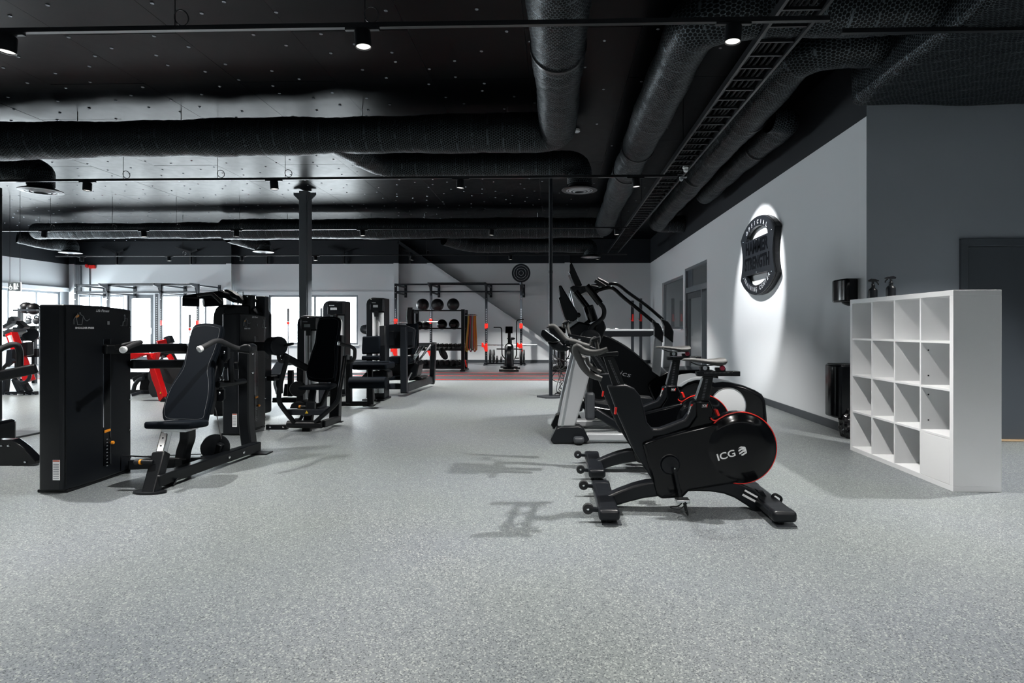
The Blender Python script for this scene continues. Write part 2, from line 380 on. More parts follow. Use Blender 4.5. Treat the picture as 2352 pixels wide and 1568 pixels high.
# right wall with office window and door opening; slate wall beside it with the dark door
dY0, dY1 = PX(1624, 700, XR).y, PX(1573, 700, XR).y; wY0, wY1 = PX(1570, 700, XR).y, PX(1521, 700, XR).y
dZ = PX(1624, 595, XR).z; wZ1 = PX(1570, 630, XR).z; wZ0 = PX(1570, 755, XR).z
wall('wall_right', 'x', XR, YS + .14, YB, 0, CEIL + .1, [(dY0, dY1, .02, dZ), (wY0 + .05, wY1, wZ0, wZ1)], .14, WALL)
window('x', XR, wY0 + .05, wY1, wZ0, wZ1, [], 1, .06, FRAME, portal=False)
D = glass_door('x', XR, dY0 + .55, dY1 - .12, 2.06, 1, GRAYP, .13)
fr = M()
for q in ((dY0, dY0 + .05, .02, dZ), (dY1 - .1, dY1, .02, dZ), (dY0 + .05, dY1 - .1, dZ - .06, dZ), (dY0 + .05, dY1 - .1, 2.07, 2.2), (dY0 + .47, dY0 + .55, .02, 2.07)):
    fr.mm((XR + .005, q[0], q[2]), (XR + .12, q[1], q[3]))
mk('door_frame', fr, FRAME, D, smooth=False)
mk('side_panel', M().mm((XR + .05, dY1 - .6, 2.2), (XR + .06, dY1 - .1, dZ - .06)), DOORM, D, smooth=False)
mk('pane', M().mm((XR + .06, dY0 + .05, 2.2), (XR + .066, dY1 - .6, dZ - .06)), GLASS, D, smooth=False)
mk('pane', M().mm((XR + .06, dY0 + .05, .02), (XR + .066, dY0 + .47, 2.07)), GLASS, D, smooth=False)
struct('wall_return', M().mm((XR - .001, YS + .0005, 0), (XR + .01, YS + .15, CEIL)), WALL, smooth=False)
dx0 = P(2203, 700, YS).x
wall('wall_front', 'y', YS, XR + .0005, XE, 0, CEIL + .1, [(dx0, dx0 + 1.25, 0.004, P(2203, 549, YS).z)], .14, WALLD)
zt = P(2203, 549, YS).z
fr = M()
for q in ((dx0, dx0 + .075, .004, zt), (dx0 + 1.175, dx0 + 1.25, .004, zt), (dx0 + .075, dx0 + 1.175, zt - .075, zt)): fr.mm((q[0], YS - .03, q[2]), (q[1], YS + .12, q[3]))
DN[0] += 1; D = struct('door_%d' % DN[0], M().mm((dx0 + .082, YS + .03, .02), (dx0 + 1.168, YS + .08, zt - .082)), DOORM, smooth=False)
mk('door_frame', fr, DOORM, D, bev=.004); mk('threshold', M().mm((dx0 + .075, YS - .02, .004), (dx0 + 1.175, YS + .1, .016)), mat('pale_wood', (.45, .33, .2), .5), D, smooth=False)
mk('door_handle', M().bar((dx0 + 1.08, YS - .03, 1.05), (dx0 + .95, YS - .03, 1.05), .02, .02).cyl((dx0 + 1.08, YS + .03, 1.05), (dx0 + 1.08, YS - .03, 1.05), .012), STEEL, D)
struct('wall_east', M().mm((XE, YF, 0), (XE + .15, YB, CEIL)), WALLD, smooth=False)
struct('wall_rear', M().mm((XL, YF - .15, 0), (XE, YF, CEIL)), WALL, smooth=False)
# office behind the right wall
struct('wall_office', M().mm((XR + 2.6, YS + .2, 0), (XR + 2.7, YB, CEIL)), WALL, smooth=False)
cab = thing('wall_cabinet', 'dark grey cabinet on the office wall, seen through the interior window', 'cabinet', (XR + 2.4, 21, 1.4))
bpy.data.objects.remove(cab)
area('office_fill', (XR + 1.3, 13.5, 2.9), (0, 0, 0), .6, 6, 60)  # fill light added to brighten the office, no fixture modelled
# ceiling of boards
cb = M().mm((XL, YF, CEIL + .02), (XE, YB, CEIL + .2)); ceiling = struct('ceiling', cb, CEILM, smooth=False)
pm = M().bx((0, 0, 0), (1.196, 2.392, .02)); p0 = None
ny = 0
for j in range(8):
    for i in range(21):
        X0 = XL + .6 + 1.2 * i; Y0 = 2.3 + 2.4 * j + (1.2 if i % 2 else 0)
        if X0 > XE - .5 or Y0 > YB - 1.1: continue
        if X0 > 3.4 and Y0 > 6: continue
        if p0 is None: p0 = mk('ceiling_panel', pm, CEILM, ceiling, smooth=False); o = p0
        else: o = p0.copy(); COL.objects.link(o)
        o.location = (X0, Y0, CEIL + .01 + random.uniform(-.0015, .0015))
# fastening washers of the boards
WASH = mat('bright_washer', (.28, .30, .33), .3, .9)
wz = CEIL - .004
def washer(m, x, y, n=8): m.lathe((x, y, wz), (0, 0, 1), [(.019, .003), (.019, 0), (.014, -.004), (.008, -.001)], n)
far = M(); w0 = None; near = 0
for j in range(37):
    for i in range(44):
        Y0 = 4.6 + .42 * j + .1 * sin(i * 3.1); X0 = -16.2 + .44 * i + (.2 if j % 2 else 0) + .12 * cos(j * 5 + i)
        if X0 > 3.0: continue
        if X0 > 0 and (i + j) % 3: continue
        if (i * 7 + j * 3) % 5 == 0: continue
        if Y0 < 9 and near < 200 and abs(X0) < Y0 * 1.0:
            if w0 is None: m = M(); washer(m, 0, 0); m.v = [p - V((0, 0, wz)) for p in m.v]; w0 = mk('washer', m, WASH, ceiling); o = w0
            else: o = w0.copy(); COL.objects.link(o)
            o.location = (X0, Y0, wz); near += 1
        else: washer(far, X0, Y0, 6)
mk('washers', far, WASH, ceiling, kind='stuff')
# skirtings, wall ledge, columns, brace
struct('baseboard_back', M().mm((XL, YB - .015, 0.006), (XR, YB, .1)), SKIRT, smooth=False)
struct('baseboard_right', M().mm((XR - .015, YS + .002, 0), (XR, dY0, .1)), SKIRT, smooth=False)
struct('trim_1', M().mm((x(176), YB - .03, 2.44), (x(906), YB, 2.5)), WALL, smooth=False)
struct('trim_2', M().mm((XL, 12, 2.47), (XL + .16, YB, 2.6)), WALL, smooth=False)
def hcol(name, X, Y, sx, sy, z1, mt, label=None):
    m = M(); m.mm((X - sx / 2, Y - sy / 2, 0), (X + sx / 2, Y - sy / 2 + .015, z1)); 
    return mk(name, m, mt, smooth=False, kind='structure')
TN = [2]
def trim(m, mt, **k): TN[0] += 1; return struct('trim_%d' % TN[0], m, mt, **k)
for u in (165, 526, 910, 1303):
    X = P(u, 700, YB - .2).x; m = M()
    m.pr([(X - .09, YB - .22, 0), (X + .09, YB - .22, 0), (X + .09, YB - .20, 0), (X + .006, YB - .20, 0), (X + .006, YB - .02, 0), (X + .09, YB - .02, 0), (X + .09, YB, 0), (X - .09, YB, 0), (X - .09, YB - .02, 0), (X - .006, YB - .02, 0), (X - .006, YB - .20, 0), (X - .09, YB - .20, 0)], (0, 0, CEIL - .02)); trim(m, WALL, smooth=False)
# diagonal brace
a = P(916, 556, YB - .12); b = P(1298, 816, YB - .12); m = M().bar(a, b, .1, .2, (0, 1, 0)); trim(m, WALL, smooth=False)
# little roof struts above the wall
for u in (268, 438, 613, 790, 941, 1120):
    p = P(u, 592, YB - .1); m = M().mm((p.x - .03, YB - .14, 3.44), (p.x + .03, YB - .06, CEIL - .35)).bar((p.x, YB - .1, CEIL - .4), (p.x - .55, YB - .1, CEIL - .2), .06, .06).bar((p.x, YB - .1, CEIL - .4), (p.x + .25, YB - .1, CEIL - .3), .06, .06); trim(m, TRK, smooth=False)
# free standing column
cx = P(700, 600, 12.6).x; col = thing('steel_column', 'dark grey square steel column rising to the ceiling mid room', 'column', (cx, 12.72, 0))
mk('shaft', M().mm((cx - .13, 12.6, .02), (cx + .04, 12.86, CEIL - .03)).mm((cx + .04, 12.62, .02), (cx + .06, 12.84, CEIL - .03)), PLATE, col, bev=.006)
mk('base_plate', M().mm((cx - .2, 12.52, 0), (cx + .14, 12.94, .02)), PLATE, col, smooth=False)
for s in (-1, 1):
    q = cx - .045; mk('bracket', M().pr([(q + s * .085, 12.7, CEIL - .26), (q + s * .085, 12.7, CEIL - .05), (q + s * .25, 12.7, CEIL - .05), (q + s * .25, 12.7, CEIL - .1)], (0, .02, 0)), PLATE, col, smooth=False)
# thin power pole
p = P(1265, 912, 10.05); pole = thing('power_pole', 'thin black pole from the floor to the ceiling behind the cardio machines', 'pole', (p.x, p.y, 0))
mk('pole', M().cyl((p.x, p.y, .02), (p.x, p.y, CEIL - .005), .032), BLK2, pole); mk('collar', M().cyl((p.x, p.y, EYE + .95), (p.x, p.y, EYE + 1.0), .037), BLK2, pole)
mk('base_plate', M().pr([(p.x + .24 * cos(a * pi / 5) * (1 if a % 2 else .7), p.y + .2 * sin(a * pi / 5), 0) for a in range(10)], (0, 0, .03)), GRAYP, pole)
cb = M()
for k in range(7):
    pts = [(p.x + .04 + random.uniform(0, .3) * (j > 0), p.y + random.uniform(-.1, .1), max(.02, .65 - j * .11 + random.uniform(-.06, .1))) for j in range(8)]
    cb.tube(smo(pts, 3, False), .006, 5)
mk('cable', cb, RUBB, loc=(p.x, p.y, 0), label='tangle of black cables hanging beside the thin black pole', cat='cables')

# ================================================================ LIGHTING TRACKS
def track(Y, x0, x1, us, extra=(), v=None, label='', Z=TZ, wires=()):
    T = thing('lighting_track', label, 'lighting track', ((x0 + x1) / 2, Y, Z), 'ceiling lighting tracks')
    mk('rail', M().mm((x0, Y - .018, Z), (x1, Y + .018, Z + .035)), TRK, T, smooth=False)
    for wx in wires:
        mk('wire', M().tube([(wx, Y, Z + .03), (wx, Y, CEIL - .002)], .004, 5), TRK, T)
        mk('wire_loop', M().tor((wx + .05, Y, Z + .1), (0, 1, .3), .055, .005, 16, 5), TRK, T)
    xs = [(P(u, 500, Y).x, True) for u in us] + [(e, False) for e in extra]
    for i, (X, seen) in enumerate(xs):
        if seen:
            s = thing('track_spotlight', '', 'spotlight', (X, Y, Z), 'track spotlights')
            mk('adapter', M().mm((X - .13, Y - .016, Z - .018), (X + .13, Y + .016, Z)), TRK, s, bev=.003)
            mk('housing', M().lathe((X, Y, Z - .02), (.08 if i % 2 else -.06, 0, -1), [(.055, 0), (.06, .01), (.06, .125), (.055, .125), (.052, .11)], 24), TRK, s)
            mk('lens', M().lathe((X, Y, Z - .02), (.08 if i % 2 else -.06, 0, -1), [(.052, .111), (.052, .116)], 24), LENS, s)
            SP.append((s, X, Y))
        l = bpy.data.lights.new('spot_beam', 'SPOT'); l.energy = TRACK_W * (.65 if Y < 1 else 1 if Y < 6 else 1.15 if Y < 10 else 1.6); l.spot_size = radians(96 if Y > 1 else 132); l.spot_blend = .7; l.shadow_soft_size = .03; l.color = (1, .975, .94)
        o = bpy.data.objects.new('spot_beam', l); COL.objects.link(o)
        if seen: o.parent = s; o.location = (0, 0, -.17)
        else: o.location = (X, Y, Z - .17)
SP = []
Y1, Y2, Y3, Y4 = 4.36, 8.78, 13.25, 18.0
xx = lambda u, Y: P(u, 500, Y).x
track(Y1, -8, xx(1905, Y1), (18, 832, 1685), (-6.9,), label='black lighting track nearest the camera along the top of the view', wires=(xx(402, Y1), xx(832, Y1) + .02))
track(4.55, xx(1932, 4.55), 7.5, (), (4.05, 6.6), label='short black lighting track in the upper right corner')
track(Y2, -12, xx(1556, Y2), (201, 629, 1058, 1460), (-9.8,), label='second black lighting track, crossing in front of the steel column', wires=[xx(u, Y2) for u in (283, 500, 655, 878, 1066)])
track(Y3, -15.5, xx(1445, Y3), (102, 330, 543, 832, 1129, 1416), (-14,), label='third black lighting track, just before the rear duct', wires=[xx(u, Y3) for u in (116, 258, 405, 550)])
track(Y4, -15.8, xx(1440, Y4), (188, 388, 556, 724, 946, 1172, 1373), (), wires=[xx(u, Y4) for u in (150, 420, 690, 980, 1230)], label='rearmost black lighting track close to the back wall')
track(-.1, -8, 6, (), (-6.5, -3.8, -1.2, 1.4, 4.1), label='black lighting track overhead behind the camera')
ordn = ['first', 'second', 'third', 'fourth', 'fifth', 'sixth', 'seventh']; rown = {Y1: 'nearest', Y2: 'second nearest', Y3: 'third nearest', Y4: 'rearmost'}; cnt = {}
for s, X, Y in SP:
    cnt[Y] = cnt.get(Y, 0) + 1; s['label'] = 'black spotlight, %s from the left on the %s track' % (ordn[cnt[Y] - 1], rown[Y])
# logo spotlight: narrow beam on the wall sign
ls = PX(1744, 590, XR)
l = bpy.data.lights.new('sign_spotlight', 'SPOT'); l.energy = 480; l.spot_size = radians(55); l.spot_blend = .35; l.shadow_soft_size = .02
o = bpy.data.objects.new('sign_spotlight', l); COL.objects.link(o); o.location = (1.6, 9.0, 3.5)
o.rotation_euler = (V((XR, ls.y - .05, ls.z - .2)) - V((1.6, 9.0, 3.5))).to_track_quat('-Z', 'Y').to_euler()

# ================================================================ DUCTS
def duct(T, name, pts, R, mt=NET, lump=.012, fil=.35, seed=1, n=28):
    rs = random.Random(seed); path = rnd(pts, fil, 7); fine = [path[0]]
    for a, b in zip(path, path[1:]):
        k = max(1, int((b - a).length / .06)); fine += [a + (b - a) * (j / k) for j in range(1, k + 1)]
    s = [1 + lump / R * (rs.random() - .5 + sin(i * .35 + seed) * .8 + 1.2 * sin(i * .11)) * .7 for i in range(len(fine))]
    m = M(); prof = [(R * cos(2 * pi * j / n), R * sin(2 * pi * j / n)) for j in range(n)]
    m.sweep(fine, prof, scl=s, caps=False)
    # close the seam for uv: duplicate handled by modulo, uv in metres
    L = 0; uv = []
    for i, p in enumerate(fine):
        if i: L += (p - fine[i - 1]).length
        for j in range(n):
            a = 2 * pi * j / n; uv.append((L, R * (a if a < pi else 2 * pi - a)))
    m.uv = uv
    return mk(name, m, mt, T, ang=70)
def band(T, p, ax, R, w=.03, mt=TRK): return mk('collar', M().lathe(V(p) - V(ax).normalized() * w / 2, ax, [(R, 0), (R + .008, .004), (R + .008, w - .004), (R, w)], 28), mt, T)
def diffuser(T, c, R=.28):
    c = V(c); o = mk('diffuser', M().lathe(c, (0, 0, -1), [(.17, -.1), (.18, -.03), (R, .02), (R, .03), (R - .03, .035)], 32), SATIN, T)
    for r in (R - .05, R - .11, R - .17):
        mk('diffuser_ring', M().lathe(c + V((0, 0, -.02 - (R - r) * .15)), (0, 0, -1), [(r, 0), (r - .035, .012), (r - .038, .008), (r - .004, -.004)], 32, False), LGRAY, o)
    return o
R1 = .245; yA = 8.0; zA = 3.885
A1 = thing('air_duct', 'thick black netted air duct across the ceiling, bending forward overhead', 'air duct', (-4, yA, zA))
duct(A1, 'netted_insulation', [(-12, yA + .25, zA), (-.55, yA, zA), (.05, yA, zA), (.05, yA - .6, zA), (.02, 1.5, zA)], R1 + .01, fil=.45, seed=3)
band(A1, (.04, 5.55, zA), (0, 1, 0), R1 + .02, .05); 
for u in (178, 416, 832, 1165):
    X = P(u, 250, yA).x; mk('hanger', M().tube([(X, yA, zA + R1 - .02), (X, yA, CEIL)], .006, 5), STEEL, A1)
A2 = thing('air_duct', 'branch duct under the front duct ending in a round diffuser near the middle', 'air duct', (-.8, 9.2, 3.78))
q = P(800, 352, 8.2); e = P(1331, 436, 9.2)
duct(A2, 'netted_insulation', [(q.x - .1, 8.05, 3.82), (P(880, 380, 9.2).x, 9.2, 3.79), (e.x, 9.2, 3.79), (e.x, 9.2, e.z + .08)], .19, fil=.3, seed=5); diffuser(A2, (e.x, e.y, e.z + .02))
A3 = thing('air_duct', 'curved branch duct with round diffuser at the upper left', 'air duct', (-7.6, 9.2, 3.7))
e = P(94, 438, 9.2); duct(A3, 'netted_insulation', [(e.x - 1.6, 8.6, 3.75), (e.x - .7, 9.0, 3.74), (e.x, 9.2, 3.74), (e.x, 9.2, e.z + .08)], .19, fil=.34, seed=6); diffuser(A3, (e.x, e.y, e.z + .02), .3)
yC = 15.35; zC = 3.86
A4 = thing('air_duct', 'long black netted duct crossing the rear ceiling with two sizes of pipe', 'air duct', (-7, yC, zC))
x0 = P(85, 520, yC).x; x1 = P(515, 520, yC).x; xe = P(1385, 520, yC).x
duct(A4, 'netted_insulation', [(x0, yC, zC - .04), (x1 + .1, yC, zC - .04)], .21, seed=8)
mk('end_cap', M().sph((x0, yC, zC - .04), .21, (.7, 1, 1)), NET, A4)
duct(A4, 'netted_insulation', [(x1, yC, zC - .02), (xe, yC, zC - .02)], .27, seed=9); band(A4, (x1, yC, zC - .02), (1, 0, 0), .25, .05)
for u in (92, 258, 420, 660, 852, 975, 1235):
    X = P(u, 490, yC).x; mk('hanger', M().tube([(X, yC, zC + .2), (X, yC, CEIL)], .008, 5), STEEL, A4)
def drop(u, v, Y, lab, dx):
    e = P(u, v, Y); T = thing('air_duct', lab, 'air duct', (e.x, Y, e.z)); duct(T, 'netted_insulation', [(e.x + dx, Y - .7, 3.72), (e.x + dx * .5, Y - .1, 3.62), (e.x, Y, 3.6), (e.x, Y, e.z + .06)], .19, fil=.25, seed=int(u)); diffuser(T, (e.x, e.y, e.z + .02)); mk('hanger', M().tube([(e.x + dx * .5, Y - .2, 3.7), (e.x + dx * .5, Y - .2, CEIL)], .006, 5), STEEL, T)
drop(162, 580, 16.3, 'short duct elbow with pale round diffuser at the far left of the rear duct', -.9)
drop(605, 578, 16.3, 'short duct elbow with round diffuser left of the steel column', -.6)
T = thing('air_duct', 'rear branch duct running right to a dark diffuser before the back wall', 'air duct', (0, 16.3, 3.5))
e = P(1357, 590, 16.3); duct(T, 'netted_insulation', [(P(1020, 545, 15.6).x, 15.6, 3.62), (P(1085, 555, 16.2).x, 16.2, 3.5), (e.x, 16.3, 3.5), (e.x, 16.3, e.z + .06)], .19, fil=.3, seed=12); diffuser(T, (e.x, e.y, e.z + .02))
A5 = thing('air_duct', 'duct running lengthwise along the ceiling right of centre, elbow at its near end', 'air duct', (1.27, 10, 3.85))
duct(A5, 'netted_insulation', [(1.3, yC - .1, zC - .02), (1.24, 10, 3.87), (1.22, 4.95, 3.86), (4.2, 4.75, 3.86)], .235, fil=.42, seed=14)
band(A5, (1.24, 9.9, 3.87), (0, 1, 0), .24, .06); band(A5, (1.235, 8.6, 3.87), (0, 1, 0), .24, .04)
A6 = thing('air_duct', 'duct running along the right wall towards the big netted box', 'air duct', (2.5, 10, 3.85))
duct(A6, 'netted_insulation', [(3.3, 14.9, 3.85), (2.6, 14.9, 3.85), (2.5, 10, 3.87), (2.4, 5.6, 3.87), (3.3, 5.55, 3.87)], .21, fil=.42, seed=15)
for y in (7.4, 10.2): band(A6, (2.47, y, 3.87), (0, 1, 0), .215, .05)
A7 = thing('air_duct', 'shorter duct tucked between the wall duct and the right wall', 'air duct', (2.95, 9, 3.8))
duct(A7, 'netted_insulation', [(2.72, 7.45, 3.84), (2.98, 7.5, 3.84), (2.98, 11.6, 3.82)], .17, fil=.22, seed=16)
band(A7, (2.98, 8.6, 3.83), (0, 1, 0), .175, .04)
# big silencer box, wrapped in the same netting
bxm = M().mm((3.06, 2.6, 3.47), (5.0, 6.15, 4.2)); uvs = []
for p in bxm.v: uvs.append((p.y + .3 * p.x, p.x + p.z))
bxm.uv = uvs
bo = mk('duct_silencer', bxm, NET, loc=(4, 4.4, 3.47), bev=.09, seg=4, label='large black box wrapped in wire netting, hung in the upper right corner', cat='duct box', smooth=True)
sd = bo.modifiers.new('sub', 'SUBSURF'); sd.subdivision_type = 'SIMPLE'; sd.levels = sd.render_levels = 3
tx = bpy.data.textures.new('lumps', 'CLOUDS'); tx.noise_scale = .35; dp = bo.modifiers.new('disp', 'DISPLACE'); dp.texture = tx; dp.strength = .05; dp.mid_level = .7
# cable ladder
LD = thing('cable_ladder', 'black cable ladder running along the ceiling between two ducts', 'cable ladder', (1.9, 10, 3.62))
for X in (1.72, 2.05): mk('side_rail', M().bar((X, 3.4, 3.64), (X, 18.6, 3.64), .025, .07), TRK, LD)
r0 = None
for k in range(60):
    y = 3.5 + k * .25
    if r0 is None: r0 = mk('rung', M().mm((1.735, 3.49, 3.62), (2.035, 3.51, 3.645)), TRK, LD, smooth=False)
    else: o = r0.copy(); COL.objects.link(o); o.location = (0, .25 * k, 0)
cm = [mk('cable', M().tube([(1.78 + .05 * k + .012 * sin(j * .9 + k), 3.4 + j * .5, 3.66) for j in range(30)], .012, 6), RUBB, LD) for k in range(5)]
for y in (7.8, 11.5, 15.0): mk('hanger', M().tube([(1.72, y, 3.66), (1.72, y, CEIL)], .006, 5), TRK, LD)
p = P(1575, 386, 8.9); m = M().lathe(p, (0, 0, -1), [(.045, -.03), (.05, 0), (.03, .02)], 20).sph(p + V((0, 0, -.03)), .035)
mk('security_camera', m, WHITE, loc=p, label='white dome camera below the cable ladder, upper one of two', cat='camera')
p = P(1568, 410, 8.78); m = M().mm(p - V((.05, .03, -.01)), V((p.x + .06, p.y + .03, TZ + .002))).sph(p + V((-.02, 0, -.01)), .03)
mk('security_camera', m, LGRAY, loc=p, bev=.006, label='small grey camera at the end of the second lighting track', cat='camera')
p = P(1325, 300, 8.92); mk('smoke_detector', M().lathe((p.x, p.y, p.z), (0, 0, 1), [(.03, -.03), (.05, -.015), (.05, .01), (.045, CEIL - .001 - p.z)], 20), WHITE, loc=p, label='white round smoke detector beside the front duct elbow', cat='smoke detector')
# ================================================================ RIGHT-HAND ROW
B = crop(1300, 770, 3.2); Q5 = crop(1220, 600, 3.4075); C1 = crop(1230, 600, 7.84)
def loft(secs, Yc, fn, n=14):
    m = M(); rows = []
    for (a, t, bt, hw) in secs:
        T_, B_ = fn(a, t, Yc), fn(a, bt, Yc); c = (T_ + B_) / 2; h = (T_ - B_).length / 2
        rows.append([c + V((0, hw * cos(2 * pi * j / n), h * sin(2 * pi * j / n))) for j in range(n)])
    vs = [p for r in rows for p in r]; fs = [tuple(range(n))[::-1], tuple((len(rows) - 1) * n + j for j in range(n))]
    for i in range(len(rows) - 1):
        for j in range(n): fs.append((i * n + j, i * n + (j + 1) % n, (i + 1) * n + (j + 1) % n, (i + 1) * n + j))
    return m.add(vs, fs)
def globe_logo(m, c, xd, r):
    """round emblem: four curved stripes cut from a disc"""
    xd = V(xd).normalized(); zd = V((0, 0, 1)); yd = V((0, -1, 0)); zd = (zd - xd * zd.dot(xd)).normalized()
    for k in range(4):
        y0 = -1 + k * .5 + .06; y1 = y0 + .36; top = []; bot = []
        for i in range(13):
            x = -1 + i / 6; 
            wv = .16 * sin(x * 2.6 + k * .9)
            lim = math.sqrt(max(0, 1 - x * x)); a, b = max(-lim, min(lim, y0 + wv)), max(-lim, min(lim, y1 + wv))
            if b - a > .02: bot.append((x, a)); top.append((x, b))
        if len(top) > 2:
            q = bot + top[::-1]; m.pr([V(c) + xd * x * r + zd * y * r for x, y in q], yd * .001)
def bike(Yc, bar, seat, label, console):
    base = 3.87; dv = V((0, Yc - base, 0)); c = base
    T = thing('spin_bike', label, 'exercise bike', (.95, Yc, 0), 'spin bikes')
    def K(name, m, mt, par=None, shift=(0, 0, 0), **k):
        m.v = [p + dv + V(shift) for p in m.v]; return mk(name, m, mt, par or T, **k)
    # frame
    fr = [(305, 372), (440, 362), (505, 392), (548, 445), (575, 540), (597, 640), (640, 690), (700, 685), (872, 620), (912, 565), (928, 490), (966, 486), (962, 590), (905, 675), (730, 742), (650, 748), (630, 800), (720, 1060), (690, 1120), (650, 1085), (600, 1010), (500, 850), (385, 590)]
    f = K('frame', M().ppr(B, fr, c - .04, .08), SATIN, bev=.012, seg=3)
    K('seat_tube', M().ppr(B, [(940, 482), (1058, 480), (1092, 560), (1066, 615), (1120, 640), (1100, 760), (1000, 1100), (720, 1100), (640, 900), (600, 748), (905, 680), (960, 595)], c - .032, .064), GLOSS, bev=.01, seg=3)
    K('crank_case', M().ppr(B, [(560, 790), (700, 742), (905, 690), (1110, 640), (1260, 740), (1280, 1085), (1150, 1105), (905, 1150), (860, 1198), (700, 1205), (665, 1175), (640, 1075)], c - .062, .124), GLOSS, bev=.02, seg=3)
    # flywheel housing: domed cover discs with a red rim
    wc = B(1290, 831, c - .07); wc.y = c; R = .232
    wh = K('flywheel_cover', M().lathe(wc + V((0, -.085, 0)), (0, 1, 0), [(.05, .0), (R * .62, .002), (R * .84, .012), (R * .93, .028), (R * .985, .03), (R, .045), (R, .125), (R * .985, .14), (R * .93, .142), (R * .84, .158), (R * .62, .168), (.05, .17)], 64), GLOSS)
    K('rim', M().tor(wc + V((0, -.048, 0)), (0, 1, 0), R, .0045, 64, 8), REDE, wh, label='red rim')
    tail = smo([B(a, b, c - .05) for a, b in ((1250, 573), (1190, 580), (1140, 605), (1105, 624), (1080, 622), (1064, 606))], 4, False); K('rim_trim', M().tube(tail, .0045, 8), REDE, wh)
    K('saddle_spoiler', M().ppr(B, [(1100, 625), (1190, 578), (1290, 572), (1200, 640), (1110, 690)], c - .05, .1), GLOSS, bev=.008)
    # red release tabs
    K('brake_tab', M().ppr(B, [(362, 530), (376, 530), (370, 580), (355, 580)], c - .046, .03), REDE, label='red tab')
    K('brake_tab', M().ppr(B, [(1100, 548), (1116, 545), (1133, 588), (1118, 594)], c - .06, .05), REDE, label='red tab')
    # arches and feet
    K('rear_arch', M().ppr(B, smo([V((a, b, 0)) for a, b in ((860, 1140), (960, 1145), (1060, 1150), (1160, 1165), (1240, 1195), (1330, 1250), (1430, 1330), (1530, 1410), (1570, 1370), (1540, 1290), (1460, 1200), (1380, 1130), (1270, 1080), (1100, 1070), (900, 1080))], 2) and [(860, 1150), (960, 1147), (1060, 1150), (1160, 1165), (1240, 1195), (1330, 1250), (1430, 1330), (1530, 1410), (1572, 1365), (1540, 1290), (1460, 1200), (1385, 1130), (1270, 1085), (1100, 1070), (900, 1080)], c - .045, .09), SATIN, bev=.012, seg=3)
    K('front_arch', M().ppr(B, [(690, 1072), (600, 1080), (500, 1105), (400, 1142), (330, 1172), (285, 1192), (375, 1254), (470, 1225), (570, 1200), (690, 1185)], c - .05, .1), SATIN, bev=.014, seg=3)
    def foot(X, Z, w, nm):
        o = K(nm, M().bx((X, c, Z), (w, .62, .062)), SATIN, bev=.02, seg=3)
        for s in (-1, 1):
            K('end_cap', M().bx((X, c + s * .31, Z), (w * 1.04, .10, .068)), SATIN, o, bev=.022, seg=3)
            K('levelling_foot', M().cyl((X, c + s * .29, .006), (X, c + s * .29, Z - .02), .018), RUBB, o)
            K('floor_pad', M().bx((X + .015, c + s * .30, .003), (.12, .085, .006)), GRAYP, o, smooth=False)
    Xf = B(318, 1320, c - .33).x; foot(Xf, .062, .125, 'front_foot'); foot(B(1610, 1360, c - .35).x, .062, .14, 'rear_foot')
    for s in (-1, 1):
        wx = Xf - .125; y = c + s * .27
        b = K('wheel_bracket', M().bar((wx, y, .075), (Xf - .04, y, .07), .03, .02), SATIN)
        wl = K('transport_wheel', M().lathe((wx, y - .014, .078), (0, 1, 0), [(.02, 0), (.03, 0), (.034, .006), (.034, .022), (.03, .028), (.02, .028)], 24), RUBB)
        K('hub', M().lathe((wx, y - .018, .078), (0, 1, 0), [(.006, 0), (.009, .003), (.009, .03)], 12), CHROME, wl)
    K('carry_handle', M().tube(rnd([B(a, b, c - .03) for a, b in ((1500, 1215), (1530, 1160), (1590, 1195), (1555, 1265), (1500, 1235))], .02, 4), .009, 8), BLK)
    K('socket_box', M().ppr(B, [(1405, 1140), (1450, 1140), (1475, 1180), (1490, 1215), (1430, 1200)], c - .03, .06), SATIN, bev=.006)
    # rating label on rear arch
    def flat(pts, y): return [B(a, b, y) for a, b in pts]
    lb = K('rating_label', M().pr(flat([(1315, 1132), (1412, 1185), (1388, 1228), (1292, 1175)], c - .0475), (0, .0015, 0)), BLK, smooth=False)
    K('label_strip', M().pr(flat([(1317, 1132), (1411, 1184), (1405, 1196), (1311, 1144)], c - .0485), (0, .001, 0)), WHT, lb, smooth=False)
    K('label_strip', M().pr(flat([(1302, 1163), (1396, 1213), (1389, 1227), (1293, 1176)], c - .0485), (0, .001, 0)), WHT, lb, smooth=False)
    ld = (B(1411, 1184, c) - B(1317, 1132, c)).normalized(); K('label_print', M().text('CE', B(1298, 1180, c - .0492), ld, ld.cross(V((0, 1, 0))) * -1 if False else V((0, -1, 0)).cross(ld), hgt=.007, wdt=.012, ex=.0003), BLK, lb)
    # posts, sliders
    bu, su = V(bar), V((0, 0, seat))
    K('seat_post', M().pr([B(1012, 300, c - .02) + su, B(1085, 300, c - .02) + su, B(1052, 490, c - .02), B(958, 490, c - .02)], (0, .04, 0)), BLK, bev=.004)
    K('post_edge', M().pr([B(1003, 315, c - .018) + su, B(1011, 315, c - .018) + su, B(957, 470, c - .018), B(950, 470, c - .018)], (0, .036, 0)), STEEL)
    tk = M(); a, b = B(1040, 325, c - .021) + su, B(1010, 468, c - .021)
    for i in range(14):
        p = a.lerp(b, i / 13); tk.mm(p + V((-.012, -.0006, -.001)), p + V((.004, 0, .0012)))
    K('height_scale', tk, GRY, kind='stuff', smooth=False)
    sl = K('seat_slider', M().pr([B(962, 268, c - .025) + su, B(1258, 262, c - .025) + su, B(1258, 300, c - .025) + su, B(966, 300, c - .025) + su], (0, .05, 0)), BLK, bev=.004)
    tk = M(); a, b = B(1020, 276, c - .026) + su, B(1222, 274, c - .026) + su
